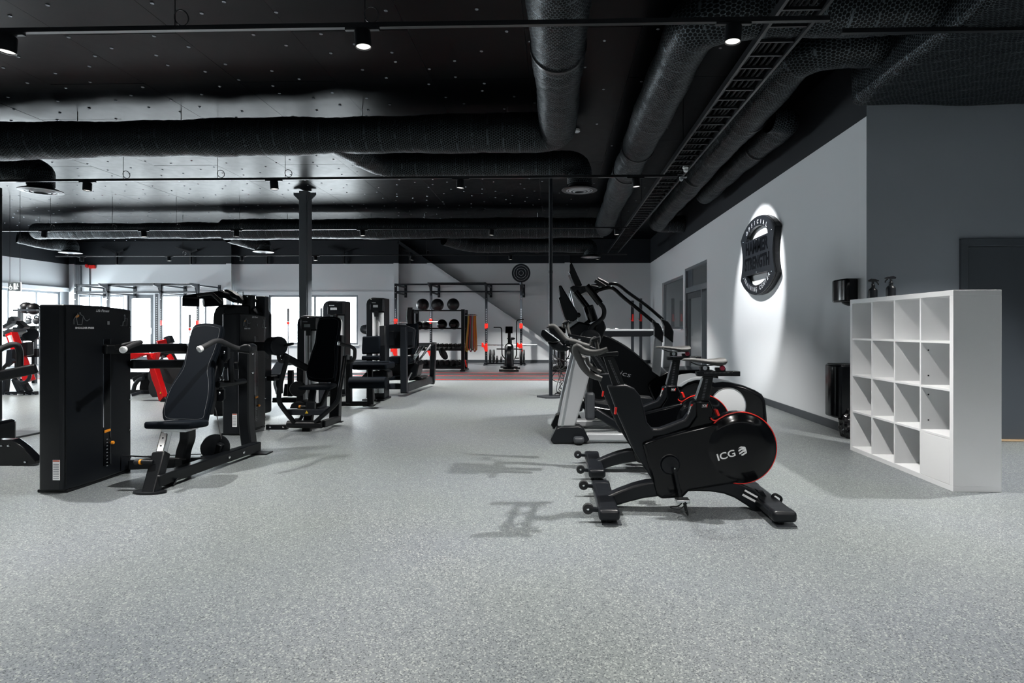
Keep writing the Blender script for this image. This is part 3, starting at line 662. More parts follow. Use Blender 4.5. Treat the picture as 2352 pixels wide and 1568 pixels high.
    for i in range(22):
        p = a.lerp(b, i / 21); tk.mm(p + V((-.0012, -.0006, -.003)), p + V((.0012, 0, .003)))
    K('slider_scale', tk, LGRAY, sl, kind='stuff', smooth=False)
    K('slider_cap', M().mm(B(1225, 300, c - .028) + su, B(1262, 260, c + .028) + su), SATIN, sl, bev=.003)
    K('slider_knob', M().lathe(B(1152, 240, c - .03) + su, (0, 1, 0), [(.012, 0), (.017, .004), (.017, .02), (.012, .024)], 16), mat('ruby_knob', (.35, .02, .05), .3), sl)
    K('knob_block', M().mm(B(1100, 262, c - .015) + su, B(1165, 235, c + .015) + su), BLK, sl, bev=.004)
    K('saddle_clamp', M().mm(B(990, 262, c - .02) + su, B(1045, 225, c + .02) + su), BLK, sl, bev=.004).parent
    K('clamp_bolt', M().cyl(B(1022, 240, c - .03) + su, B(1022, 240, c + .03) + su, .014), STEEL, sl)
    for s in (-.018, .018): K('saddle_rail', M().tube(rnd([B(915, 195, c + s) + su, B(965, 218, c + s) + su, B(1040, 222, c + s) + su, B(1120, 215, c + s) + su], .03), .004, 6), BLK, sl)
    sd = loft([(849, 176, 183, .012), (870, 168, 187, .018), (920, 165, 192, .024), (980, 168, 200, .034), (1040, 172, 212, .052), (1090, 170, 222, .068), (1130, 164, 226, .074), (1160, 164, 216, .072), (1172, 176, 202, .05)], c, B); sd.v = [p + su for p in sd.v]
    K('saddle', sd, GRIP, label='grey saddle')
    # handlebar post
    K('handlebar_post', M().pr([B(275, 158, c - .02) + bu * .5, B(352, 152, c - .02) + bu * .5, B(432, 366, c - .02), B(345, 372, c - .02)], (0, .04, 0)), BLK, bev=.004)
    tk = M(); a, b = B(320, 185, c - .021) + bu * .4, B(392, 355, c - .021)
    for i in range(22):
        p = a.lerp(b, i / 21); tk.mm(p + V((-.009, -.0006, -.0012)), p + V((-.002, 0, .0012))); tk.mm(p + V((.002, -.0006, -.0012)), p + V((.006, 0, .0012)))
    K('height_scale', tk, GRY, kind='stuff', smooth=False)
    K('bar_slider', M().pr([B(230, 132, c - .03) + bu, B(385, 118, c - .03) + bu * .6, B(385, 150, c - .03) + bu * .6, B(235, 158, c - .03) + bu], (0, .06, 0)), BLK, bev=.004)
    hb = None
    if console:
        for s in (-1, 1):
            y = c + s * .20; cb = lambda a, b: C1(a, b, y + 1.0) - dv
            n_ = [cb(a, b) for a, b in ((985, 1530), (900, 1515), (820, 1490), (700, 1450), (600, 1430), (530, 1390), (400, 1240), (330, 1172), (235, 1172))]
            K('handlebar_grip', M().tube(smo(n_, 4, False), .019, 12, scl=[1 + .25 * sin(i / 33 * pi) for i in range(33)]), GRIP, label='grey raised handlebar')
            K('handlebar_body', M().pr([cb(a, b) + V((0, -.012, 0)) for a, b in ((245, 1190), (330, 1185), (530, 1400), (600, 1440), (720, 1480), (700, 1540), (600, 1530), (440, 1440), (320, 1320), (240, 1240))], (0, .024, 0)), SATIN, bev=.006)
            K('drop_grip', M().tube(smo([cb(a, b) for a, b in ((640, 1500), (640, 1580), (700, 1660), (800, 1720), (900, 1750))], 4, False), .018, 12), GRIP)
        cb = lambda a, b: C1(a, b, c + .87) - dv
        K('crossbar', M().tube([cb(560, 1450) + V((0, -.2, 0)), cb(560, 1450) + V((0, .2, 0))], .018, 12), SATIN)
        K('bar_stem', M().pr([cb(a, b) + V((0, -.03, 0)) for a, b in ((520, 1440), (700, 1430), (860, 1480), (1100, 1560), (1080, 1640), (800, 1600), (560, 1540))], (0, .06, 0)), SATIN, bev=.008)
        o = K('console', M().pr([cb(a, b) + V((0, -.12, 0)) for a, b in ((122, 1232), (175, 1238), (432, 1425), (320, 1462), (200, 1440), (95, 1322))], (0, .24, 0)), GLOSS, bev=.008, seg=3, label='upturned tablet console')
        K('console_cradle', M().pr([cb(a, b) + V((0, -.10, 0)) for a, b in ((210, 1450), (330, 1468), (440, 1440), (500, 1500), (640, 1540), (560, 1610), (420, 1620), (300, 1560))], (0, .20, 0)), SATIN, bev=.012, seg=3)
        K('console_trim', M().tube([cb(175, 1236) + V((0, -.125, 0)), cb(432, 1424) + V((0, -.125, 0))], .004, 6), STEEL, o)
    for s in (() if console else (-1, 1)):
        y = c + s * .205; pr_ = [(305, 100, .0), (250, 122, 0), (190, 128, 0), (130, 115, 0), (80, 84, 0), (72, 118, 0), (98, 175, 0), (130, 235, 0), (185, 290, 0), (262, 320, 0)]
        pts = smo([B(a, b, y) + bu for a, b, _ in pr_], 4, False); n = len(pts)
        o = K('handlebar_grip', M().tube(pts, .0175, 12, scl=[.85 + .5 * sin(pi * min(1, i / n)) ** .8 for i in range(n)]), GRIP, label='grey drop handlebar'); hb = hb or o
        K('bar_end', M().tube(smo([B(a, b, y - s * .05) + bu for a, b in ((150, 160), (165, 205), (205, 245), (255, 270))], 4, False), .013, 10), GRIP)
    if not console: K('crossbar', M().tube([B(262, 120, c - .2) + bu, B(262, 120, c + .2) + bu], .016, 12), GRIP)
    if not console: K('lower_crossbar', M().tube([B(125, 225, c - .2) + bu, B(125, 225, c + .2) + bu], .014, 12), SATIN)
    for s in (-1, 1):
        K('aero_arm', M().tube(smo([B(240, 130, c + s * .07) + bu, B(225, 60, c + s * .06) + bu, B(215, 20, c + s * .05) + bu, B(190, 40, c + s * .05) + bu, B(185, 75, c + s * .06) + bu], 4, False), .012, 10), GRIP)
        K('elbow_rest', M().bx(B(215, 28, c + s * .09) + bu, (.06, .07, .018), Matrix.Rotation(-.35, 3, 'Y')), SATIN, bev=.006)
    # crank, pedals
    cr = B(797, 975, c - .12)
    pl = K('drive_cover', M().lathe(V((cr.x - .018, c - .085, cr.z + .01)), (0, 1, 0), [(.02, 0), (.055, .004), (.062, .02), (.08, .03), (.085, .05)], 32), SATIN)
    K('axle_bolt', M().sph((cr.x, c - .13, cr.z), .007), STEEL, pl)
    for s in (-1, 1):
        e0 = V((cr.x, c + s * .115, cr.z)); e1 = B(840, 1190, c - .12); e1 = V((e1.x, c + s * .125, e1.z)) if s < 0 else V((2 * cr.x - e1.x, c + .125, 2 * cr.z - e1.z))
        a_ = K('crank_arm', M().bar(e0, e1, .02, .026, (0, 1, 0)), BLK, bev=.004)
        p = e1 + V((0, s * .055, -.0))
        K('pedal', M().bx(p, (.085, .07, .022)), STEEL if s < 0 else BLK, a_, bev=.006)
        K('toe_cage', M().tube(rnd([p + V(q) for q in ((.03, -.03, 0), (-.02, -.03, -.05), (-.075, -.02, -.045), (-.075, .02, -.045), (-.02, .03, -.05), (.03, .03, 0))], .02, 3), .004, 6).tube(rnd([p + V(q) for q in ((.01, -.035, .0), (.03, -.03, -.09), (.03, .03, -.09), (.01, .035, 0))], .02, 3), .005, 6), BLK, a_)
    # printing
    xd = (B(1250, 880, c - .09) - B(1115, 918, c - .09)).normalized(); zd = V((0, -1, 0)).cross(xd) * -1
    zd = V((0, 0, 1)) - xd * xd.z; yq = c - .0865
    K('logo_print', M().text('ICG', B(1119, 922, yq), xd, zd, wdt=.118, hgt=.045, ex=.001, bold=.02), WHT, wh, label='white logo lettering')
    g = M(); globe_logo(g, B(1297, 848, yq), xd, .030); K('emblem_print', g, WHT, wh, label='white round emblem')
    st = K('model_badge', M().pr(flat([(1002, 505), (1043, 503), (1038, 530), (998, 530)], c - .034), (0, .001, 0)), LGRAY, smooth=False)
    K('badge_field', M().pr(flat([(1004, 507), (1041, 505), (1036, 528), (1000, 528)], c - .035), (0, .001, 0)), BLK, st, smooth=False)
    K('badge_print', M().text('IC8', B(1005, 524, c - .0355), (1, 0, 0), (0, 0, 1), wdt=.026, hgt=.013, ex=.0004, bold=.03), WHT, st)
    K('badge_stripe', M().pr(flat([(1039, 504), (1044, 503), (1037, 530), (1033, 530)], c - .0365), (0, .001, 0)), REDE, st, smooth=False)
    u = (B(925, 520, c) - B(903, 580, c)).normalized(); K('tube_print', M().text('myride', B(905, 582, c - .0415), u, V((0, -1, 0)).cross(u), wdt=.058, hgt=.015, ex=.0004, bold=.02), WHT, f)
    K('tube_mark', M().pr([B(918, 505, c - .0415), B(934, 505, c - .0415), B(928, 520, c - .0415), B(914, 520, c - .0415)], (0, .001, 0)), REDE, f, smooth=False)
    return T
bike(3.87, (0, 0, 0), 0, 'black spin bike nearest the camera with grey drop handlebars and white wheel lettering', False)
bike(4.87, (-.17, 0, .12), .05, 'black spin bike directly behind the nearest bike, its console tilted up', True)

# ---------------------------------------------------------------- elliptical trainer
E = thing('elliptical_trainer', 'silver and black elliptical trainer behind the two spin bikes', 'elliptical trainer', (1.2, 6.5, 0))
def k(name, m, mt, par=E, **kw): return mk(name, m, mt, par, **kw)
for (Y, dx, nm) in ((6.02, 0, 0), (6.95, 0, 1)):
    leg = [(372, 600), (465, 740), (462, 880), (440, 960), (345, 1295), (205, 1295), (255, 1060), (340, 720)]
    def mp(a, b, Yq, Y=Y): 
        p = Q5(a, b, 6.02); return V((p.x, Yq, p.z))
    f = k('front_upright', M().ppr(mp, leg, Y, .1), SILV, bev=.018, seg=3, label='silver upright')
    k('upright_trim', M().pr([mp(340, 725, Y - .003), mp(356, 725, Y - .003), mp(252, 1295, Y - .003), mp(232, 1295, Y - .003)], (0, .004, 0)), STEEL, f)
    k('front_foot', M().ppr(mp, [(150, 1395), (195, 1305), (225, 1292), (375, 1285), (408, 1305), (455, 1390), (432, 1415), (175, 1425)], Y - .035, .17), SATIN, bev=.012, seg=2)
    k('ground_rail', M().bx(((mp(430, 1380, Y).x + 1.9) / 2, Y + .05, mp(430, 1378, Y).z), (1.9 - mp(430, 1380, Y).x, .09, .085)), SILV, bev=.02, seg=3)
k('stabiliser', M().mm((mp(330, 1450, 6).x, 5.9, .022), (mp(412, 1450, 6).x, 7.1, .085)), GRAYP, bev=.025, seg=3)
k('levelling_foot', M().cyl((Q5(370, 1480, 5.95).x, 5.98, 0), (Q5(370, 1480, 5.95).x, 5.98, .03), .04), RUBB)
k('lower_beam', M().mm((.18, 6.2, .02), (1.95, 6.3, .05)), STEEL, bev=.006)
k('centre_beam', M().mm((.18, 6.42, .1), (1.9, 6.56, .18)), SILV, bev=.02)
k('console_mast', M().ppr(Q5, [(295, 525), (372, 470), (470, 492), (575, 480), (590, 520), (555, 600), (520, 660), (470, 760), (400, 700), (335, 625)], 6.35, .3), SATIN, bev=.02, seg=3)
k('neck', M().ppr(Q5, [(283, 497), (355, 458), (375, 478), (300, 527)], 6.4, .2), SILV, bev=.006)
cs = k('console', M().ppr(Q5, [(213, 285), (228, 280), (215, 190), (235, 186), (368, 405), (362, 452), (330, 470), (278, 478), (262, 440)], 6.22, .5), GLOSS, bev=.012, seg=3, label='slanted touchscreen console')
k('console_knob', M().sph(Q5(368, 420, 6.3), .028), GLOSS, cs)
k('bottle_holder', M().lathe(Q5(490, 470, 6.4), V((.35, 0, -1)) * -1, [(.05, 0), (.055, .02), (.055, .17), (.045, .18)], 20), GLOSS)
k('shroud_cover', M().ppr(Q5, [(545, 430), (575, 480), (580, 540), (560, 600), (530, 650), (505, 600), (500, 520)], 6.25, .06), GLOSS, bev=.012)
for Y, dx, dy in ((6.12, 0, 0), (6.86, -66, 12)):
    def mq(a, b, Yq=Y): 
        p = Q5(a + dx, b + dy, 6.12); return V((p.x, Yq, p.z))
    k('arm_grip', M().tube([mq(432, 190), mq(540, 330)], .036, 14), GLOSS, label='fat black grip'); 
    a_ = k('moving_arm', M().tube(smo([mq(a, b) for a, b in ((540, 330), (565, 362), (572, 400), (560, 440), (520, 475), (475, 510), (462, 560), (465, 620), (462, 800), (460, 1050))], 4, False), .024, 12), BLK)
    if dx == 0:
        k('pivot_disc', M().lathe(mq(463, 610) - V((0, .05, 0)), (0, 1, 0), [(.06, 0), (.1, .01), (.11, .03), (.11, .09)], 28), SATIN, a_)
    k('link_shoe', M().bx(mq(459, 1130) + V((0, -.02, 0)), (.1, .09, .29)), GRAYP, a_, bev=.028, seg=3)
    k('pedal_beam', M().bar(mq(490, 1170), mq(820, 1380), .09, .085), SATIN, bev=.015)
    pd = k('foot_pedal', M().ppr(lambda a, b, q: mq(a, b, q), [(500, 1108), (640, 1128), (760, 1110), (790, 1060), (960, 1075), (970, 1110), (800, 1180), (640, 1180), (500, 1150)], Y + (.06 if dx == 0 else -.28), .2), SATIN, bev=.01)
    k('pedal_trim', M().tube(rnd([mq(495, 1145, Y + .05), mq(620, 1168, Y + .05), mq(700, 1150, Y + .05)], .05), .006, 6), CHROME, pd)
hs = k('drive_housing', M().ppr(B, [(780, 560), (815, 385), (870, 345), (940, 318), (1060, 330), (1100, 350), (1160, 343), (1220, 348), (1310, 368), (1400, 405), (1450, 435), (1476, 480), (1484, 580), (1490, 665), (1490, 820), (1400, 900), (900, 900)], 6.06, .62), GLOSS, bev=.05, seg=4)
k('cover_lip', M().ppr(B, [(815, 375), (865, 338), (925, 312), (1000, 305), (1075, 312), (1060, 330), (960, 328), (900, 345), (850, 378)], 6.02, .5), LGRAY, hs, bev=.006)
dc = B(1190, 514, 6.05); k('disc', M().lathe(dc + V((0, -.012, 0)), (0, 1, 0), [(.0, 0), (.168, 0), (.176, .004), (.178, .03)], 56), SHROUD, hs, label='pale grey drive disc')
k('disc_rim', M().tor(dc + V((0, -.011, 0)), (0, 1, 0), .179, .0045, 56, 8), STEEL, hs)
wl = B(1562, 832, 5.9); k('rear_wheel', M().lathe((wl.x - .02, 6.2, wl.z), (0, 1, 0), [(.03, 0), (.05, .01), (.05, .04), (.03, .05)], 20), LGRAY)
k('rear_foot', M().mm((wl.x - .3, 6.05, .01), (wl.x - .02, 7.0, wl.z + .02)), SATIN, bev=.02)

# ---------------------------------------------------------------- stair climber
SC = thing('stair_climber', 'tall black stair climber with silver posts and long handrails behind the elliptical', 'stair climber', (1.3, 8, 0))
def k(name, m, mt, par=SC, **kw): return mk(name, m, mt, par, **kw)
Yn, Yw = 7.62, .72
def fl_(u, v, Y): return (u, v)
k('side_body', M().ppr(Q5, [(470, 600), (555, 572), (610, 592), (700, 640), (790, 700), (900, 795), (1008, 905), (1100, 1180), (1100, 1225), (560, 1225), (430, 1225), (440, 800)], Yn, Yw), SATIN, bev=.02, seg=3)
k('body_trim', M().tube(smo([Q5(a, b, Yn - .004) for a, b in ((555, 572), (610, 592), (700, 640), (790, 700), (900, 795), (1008, 905))], 3, False), .008, 6), GRAYP)
k('base_body', M().ppr(Q5, [(915, 985), (918, 955), (960, 920), (1080, 862), (1180, 850), (1330, 848), (1420, 850), (1450, 860), (1470, 900), (1475, 1225), (1000, 1225)], Yn - .03, Yw + .06), GLOSS, bev=.03, seg=3)
k('side_print', M().text('ics', Q5(690, 888, Yn - .003), (1, 0, -.25), (.25, 0, 1), wdt=.14, hgt=.06, ex=.001, shear=.3), WHT)
st = []
for i in range(5):
    z = .15 + i * .14; xx0 = 2.0 - i * .24; k('stair_step', M().mm((xx0 - .24, Yn + .08, z - .03), (xx0, Yn + Yw - .08, z)), RUBB, bev=.006)
for Y in (Yn + .02, Yn + Yw - .12):
    def mq(a, b, Yq=Y): 
        p = Q5(a, b, Yn + .02); return V((p.x, Yq, p.z))
    k('front_column', M().ppr(lambda a, b, q: mq(a, b, q), [(303, 222), (375, 222), (470, 620), (400, 620)], Y, .09), SILV, bev=.015, label='silver column')
k('column_head', M().ppr(Q5, [(300, 205), (330, 190), (385, 195), (470, 185), (530, 195), (530, 245), (500, 255), (440, 235), (380, 262), (330, 240)], Yn, Yw - .05), SATIN, bev=.012)
cs = k('console', M().ppr(Q5, [(302, 25), (316, 10), (325, 25), (400, 185), (372, 215), (345, 195), (296, 85), (305, 80)], Yn + .1, .5), GLOSS, bev=.01, seg=2, label='high slanted console screen')
offx = {0: 0, 1: 1}
for i, Y in enumerate((Yn + .0, Yn + Yw)):
    if i == 0:
        path = [(500, 235), (560, 215), (620, 205), (660, 225), (720, 280), (850, 385), (965, 480)]; cov = [(945, 462), (1000, 485), (1020, 515), (1037, 560), (1032, 638), (965, 585), (968, 520)]; post = [(968, 583), (1030, 634), (1012, 905), (948, 860)]
        fr = [(500, 150), (545, 178), (580, 200)]
    else:
        path = [(470, 195), (600, 180), (650, 175), (690, 190), (760, 245), (900, 345), (1030, 455)]; cov = [(1015, 445), (1070, 468), (1095, 500), (1117, 550), (1112, 640), (1042, 580), (1045, 510)]; post = [(1045, 580), (1112, 636), (1085, 1000), (1020, 960)]
        fr = [(520, 138), (560, 158), (605, 182)]
    k('handrail', M().tube(smo([Q5(a, b, Y) for a, b in path], 4, False), .024, 12), GLOSS)
    k('front_horn', M().tube([Q5(a, b, Y) for a, b in fr], .026, 12), RUBB)
    k('rail_cover', M().ppr(Q5, cov, Y - .05, .1), SATIN, bev=.014)
    k('rear_post', M().ppr(Q5, post, Y - .045, .09), SILV, bev=.014, label='silver rear post')

# ---------------------------------------------------------------- treadmill behind
TM = thing('treadmill', 'black treadmill with pale topped side rail, mostly hidden behind the stair climber', 'treadmill', (1.1, 10.3, 0))
def k(name, m, mt, par=TM, **kw): return mk(name, m, mt, par, **kw)
for Y in (9.9, 10.7):
    def mq(a, b, Yq=Y):
        p = Q5(a, b, 9.9); return V((p.x, Yq, p.z))
    hr = k('side_rail', M().ppr(lambda a, b, q: mq(a, b, q), [(500, 540), (955, 535), (965, 548), (960, 575), (930, 588), (640, 590), (610, 600), (560, 680), (500, 680)], Y, .1), BLK, bev=.012)
    k('rail_top', M().ppr(lambda a, b, q: mq(a, b, q), [(500, 530), (955, 530), (962, 540), (955, 545), (500, 545)], Y - .005, .11), LGRAY, hr, bev=.004)
    k('upright', M().ppr(lambda a, b, q: mq(a, b, q), [(480, 560), (560, 560), (590, 640), (480, 860), (420, 860)], Y, .1), SILV, bev=.012)
k('deck', M().mm((.25, 9.95, .08), (2.3, 10.75, .2)), SATIN, bev=.03); k('running_belt', M().mm((.3, 10.05, .2), (2.25, 10.65, .21)), RUBB, bev=.004)
k('deck_foot', M().mm((.3, 9.95, 0), (.4, 10.75, .085)), RUBB, bev=.01); k('deck_foot', M().mm((2.1, 9.95, 0), (2.2, 10.75, .085)), RUBB, bev=.01)
k('console', M().pr([V((.30, 10.1, 1.15)), V((.38, 10.1, 1.12)), V((.26, 10.1, 1.42)), V((.2, 10.1, 1.44))], (0, .7, 0)), GLOSS, bev=.01)
for p_, q_ in ((2300 / 1, 0),): pass
b_ = M().sph(Q5(665, 527, 9.95), .03, (1.6, 1, .4)).sph(Q5(600, 527, 9.95), .035, (1.6, 1, .3)); k('cup_rim', b_, STEEL)

# ---------------------------------------------------------------- wall sign
SG = thing('wall_sign', 'large black shield-shaped metal wall sign lit by its own spotlight', 'wall sign', (XR, 9.4, 2.35))
Xs = XR - .10
def W(a, b, X=Xs): return PX(1660 + a / 6.533, 460 + b / 6.533, X)
cy_ = (W(270, 650).y + W(785, 410).y) / 2; zc = (W(525, 235).z + W(500, 1415).z) / 2
hw = (W(270, 650).y - W(785, 410).y) / 2; H = (W(525, 235).z - W(500, 1415).z) / 2
def SP2(s, t, X=Xs): return V((X, cy_ - s * hw, zc + t * H))   # s to the right as seen from the room (towards the camera), t up
def outline(n=14):
    pts = []
    for i in range(n + 1):  # top arc from right shoulder to left shoulder
        a = radians(33) + (pi - 2 * radians(33)) * i / n; pts.append((cos(a) * 1.19 * (1 if 1 else 1), sin(a) * 1.0))
    sc = 1 / max(p[0] for p in pts); pts = [(p[0] * sc, p[1]) for p in pts]
    zt_ = pts[0][1]
    left = [(-1 + .13 * sin(pi * i / 9), zt_ - 2 * zt_ * i / 9) for i in range(1, 9)]
    bot = [(-p[0], -p[1]) for p in pts]; right = [(1 - .13 * sin(pi * i / 9), -zt_ + 2 * zt_ * i / 9) for i in range(1, 9)]
    return pts + left + bot + right
OUT = outline(); 
def hole(sgn, n=12):
    y0 = .46; pts = []
    for i in range(n + 1):
        a = radians(0) + pi * i / n; pts.append((cos(a) * .62, sgn * (y0 + sin(a) * .30)))
    return pts
# plate with two openings built through a 2D curve fill
def plate(outer, holes, T0, X0, depth, par, name, mt, **kw):
    cu = bpy.data.curves.new('c', 'CURVE'); cu.dimensions = '2D'; cu.fill_mode = 'BOTH'; cu.extrude = depth / 2
    for ring in [outer] + holes:
        sp = cu.splines.new('POLY'); sp.points.add(len(ring) - 1); sp.use_cyclic_u = True
        for p, q in zip(sp.points, ring): p.co = (q[0], q[1], 0, 1)
    o = bpy.data.objects.new('c', cu); COL.objects.link(o); bpy.context.view_layer.update()
    me = bpy.data.meshes.new_from_object(o.evaluated_get(bpy.context.evaluated_depsgraph_get()))
    m = M(); m.add([T0(p.co.x, p.co.y, p.co.z) for p in me.vertices], [tuple(p.vertices) for p in me.polygons])
    bpy.data.objects.remove(o); bpy.data.curves.remove(cu); bpy.data.meshes.remove(me)
    return mk(name, m, mt, par, **kw)
sgn_ = plate([(a * hw, b * H) for a, b in OUT], [[(a * hw, b * H) for a, b in hole(1)], [(a * hw, b * H) for a, b in hole(-1)]], lambda x_, y_, z_: V((Xs + .0225 + z_, cy_ - x_, zc + y_)), Xs, .045, SG, 'shield_plate', SATIN, smooth=False)
edge_in = [(a * hw, b * H) for a, b in OUT]
m = M(); m.sweep([V((Xs + .06, cy_ - a, zc + b)) for a, b in edge_in], [(-.006, -.035), (.006, -.035), (.006, .035), (-.006, .035)], up=(1, 0, 0), closed=True); mk('return_edge', m, BLK, SG, smooth=False)
for s, t in ((-.8, .55), (.8, .55), (-.8, -.55), (.8, -.55)): mk('standoff', M().cyl(SP2(s, t, Xs + .045), SP2(s, t, XR), .02), STEEL, SG)
for (txt, t, wd) in (('HAMMER', .08, 1.3), ('STRENGTH', -.33, 1.42)):
    o_ = SP2(-wd / 2, t, Xs); mk('lettering', M().text(txt, o_ , (0, -1, 0), (0, 0, 1), wdt=wd * hw, hgt=.34 * H, ex=.004, bold=.035), GLOSS, SG, label='gloss black lettering')
def arc_text(txt, a0, a1, rx, rz, up):
    for i, ch in enumerate(txt):
        if ch == ' ': continue
        a = radians(a0 + (a1 - a0) * i / (len(txt) - 1)); c_ = V((Xs, cy_ - cos(a) * rx * hw, zc + sin(a) * rz * H))
        tg = V((0, sin(a) * rx * hw, cos(a) * rz * H)) * (-1 if up else 1); tg = V((0, -(-sin(a)) * rx * hw, cos(a) * rz * H)); tg = tg if not up else -tg
        tg.normalize(); upv = V((-1, 0, 0)).cross(tg)
        if not up: pass
        mk('letter', M().text(ch, c_ - upv * .035 + V((-.0, 0, 0)), tg, upv, hgt=.07, ex=.004, align='C', bold=.03), LGRAY, SG)
arc_text('OFFICIAL', 128, 52, .92, .86, True)
arc_text('TRAINING CENTER', 212 + 8, 328 - 8, .92, .86, False)
for s, t in ((-.82, .5), (.82, .5), (0, .42), (0, -.42), (-.82, -.5), (.82, -.5), (0, -.93)): mk('screw', M().lathe(SP2(s, t, Xs), (-1, 0, 0), [(.012, 0), (.012, .003), (.006, .006)], 10), CHROME, SG)

# ---------------------------------------------------------------- shelf, dispenser, bin, bottles
hx0, hx1, hy0, hy1, hh = 2.905, 3.25, 4.32, 5.795, 1.47
SH = thing('cube_shelf', 'white four by four cube shelf unit standing by the wall corner', 'shelf', ((hx0 + hx1) / 2, (hy0 + hy1) / 2, 0))
t_, i_ = .04, .016
mk('top_board', M().mm((hx0, hy0, hh - t_), (hx1, hy1, hh)), WHITE, SH, bev=.0015); mk('bottom_board', M().mm((hx0, hy0, 0), (hx1, hy1, t_)), WHITE, SH, bev=.0015)
mk('side_board', M().mm((hx0, hy0, t_), (hx1, hy0 + t_, hh - t_)), WHITE, SH, bev=.0015); mk('side_board', M().mm((hx0, hy1 - t_, t_), (hx1, hy1, hh - t_)), WHITE, SH, bev=.0015)
mk('back_panel', M().mm((hx1 - .008, hy0 + t_, t_), (hx1 - .002, hy1 - t_, hh - t_)), WHITE, SH, smooth=False)
cw = (hy1 - hy0 - 2 * t_ - 3 * i_) / 4; ch_ = (hh - 2 * t_ - 3 * i_) / 4
for j in range(3):
    y = hy0 + t_ + cw * (j + 1) + i_ * j; mk('divider', M().mm((hx0 + .003, y, t_), (hx1 - .008, y + i_, hh - t_)), WHITE, SH, smooth=False)
for r in range(3):
    z = t_ + ch_ * (r + 1) + i_ * r
    for j in range(4):
        y = hy0 + t_ + (cw + i_) * j; mk('shelf_board', M().mm((hx0 + .003, y, z), (hx1 - .008, y + cw, z + i_)), WHITE, SH, smooth=False)
mk('cupboard_door', M().mm((hx0 + .001, hy0 + t_ + .002, t_ + .002), (hx0 + .018, hy0 + t_ + cw - .002, t_ + ch_ - .002)), WHITE, SH, bev=.001)
for r in (1, 2):
    for q in (.22, .82):
        z = t_ + (ch_ + i_) * r + ch_ * (q if r else q); y = hy0 + t_ + cw
        mk('plug_hole', M().cyl((hx0 + .06, y - .0005, z), (hx0 + .06, y - .002, z), .006, 10), BLK, SH)
# bottles on the shelf
for i, (u, lab) in enumerate(((1993, 'black spray bottle on the white shelf, the one nearer the wall dispenser'), (2033, 'black spray bottle on the white shelf, the one nearer the dark door'))):
    p = V((3.13, 5.62, hh)) if i == 0 else V((3.13, 5.30, hh)); Yb = p.x * F / (u - 1272.5); p.y = Yb
    b_ = thing('spray_bottle', lab, 'spray bottle', p, 'spray bottles on the shelf')
    mk('bottle', M().lathe(p, (0, 0, 1), [(.038, 0), (.041, .004), (.041, .088), (.036, .105), (.018, .12), (.016, .13)], 24), SATIN, b_)
    s = 1 if i == 0 else -1
    mk('trigger_head', M().lathe(p + V((0, 0, .128)), (0, 0, 1), [(.019, 0), (.019, .02), (.012, .026), (.011, .05)], 16).pr([p + V((s * a, -.011, b)) for a, b in ((-.045, .195), (-.02, .208), (.02, .205), (.055, .192), (.055, .182), (.022, .178), (-.04, .18))], (0, .022, 0)), SATIN, b_, bev=.003)
    mk('trigger', M().tube(smo([p + V((s * a, 0, b)) for a, b in ((.028, .18), (.048, .162), (.052, .145))], 3, False), .006, 6), SATIN, b_)
# paper dispenser
p = V((XR - .02, 6.75, 1.2)); 
y0, y1 = 6.42, 6.74; zt_, zb_ = P(1940, 640, 6.5).z, P(1940, 693, 6.5).z
D_ = thing('paper_dispenser', 'glossy black centre-feed paper dispenser on the wall above the bin', 'paper dispenser', (XR, 6.6, zb_))
xd0 = P(1909, 660, 6.72).x
prof = smo([V((XR - .001, 6.43, 0)), V((XR - .12, 6.42, 0)), V((xd0 + .02, 6.44, 0)), V((xd0, 6.52, 0)), V((xd0, 6.66, 0)), V((xd0 + .02, 6.74, 0)), V((XR - .12, 6.76, 0)), V((XR - .001, 6.75, 0))], 1)
m = M().pr([V((q.x, q.y, zb_)) for q in prof], (0, 0, zt_ - zb_)); mk('cover', m, GLOSS, D_, bev=.02, seg=4)
mk('outlet', M().lathe((xd0 + .14, 6.58, zb_), (0, 0, -1), [(.085, -.01), (.08, .012), (.05, .03), (.02, .042)], 24), GLOSS, D_)
mk('paper_tip', M().pr([V((xd0 + .13, 6.575, zb_ - .035)), V((xd0 + .15, 6.575, zb_ - .035)), V((xd0 + .148, 6.575, zb_ - .10)), V((xd0 + .138, 6.575, zb_ - .105))], (0, .003, 0)), WHITE, D_, smooth=False)
# wall bin and bag
bz1, bz0 = P(1910, 838, 6.45).z, P(1910, 960, 6.45).z; bx0 = P(1893, 900, 6.7).x
W_ = thing('waste_bin', 'glossy black wall-hung waste bin beside the white shelf', 'bin', (XR, 6.6, bz0))
prof = [(XR - .004, 6.42), (XR - .2, 6.415), (bx0 + .03, 6.43), (bx0 + .005, 6.47), (bx0, 6.55), (bx0 + .005, 6.68), (bx0 + .03, 6.73), (XR - .2, 6.75), (XR - .004, 6.75)]
m = M().pr([V((a, b, bz0)) for a, b in prof], (0, 0, bz1 - bz0)); o_ = mk('bin_body', m, GLOSS, W_, bev=.02, seg=4)
mk('bin_rim', M().pr([V((XR - (XR - a) * .93, 6.585 + (b - 6.585) * .9, bz1 - .004)) for a, b in prof], (0, 0, .012)), BLK, W_, bev=.004)
rs = random.Random(4); bm_ = M().sph((0, 0, 0), 1, (1, 1, 1), 26, 18); c_ = V((XR - .10, 6.42, .135)); bp_ = []
for q in bm_.v:
    n_ = 1 + .10 * sin(7 * q.x + 3 * q.z) + .09 * sin(9 * q.y - 5 * q.z) + .05 * sin(17 * q.z + 11 * q.x) + rs.uniform(-.03, .03); bp_.append(c_ + V((q.x * .095 * n_, q.y * .13 * n_, max(-.134, q.z * .16 * n_))))
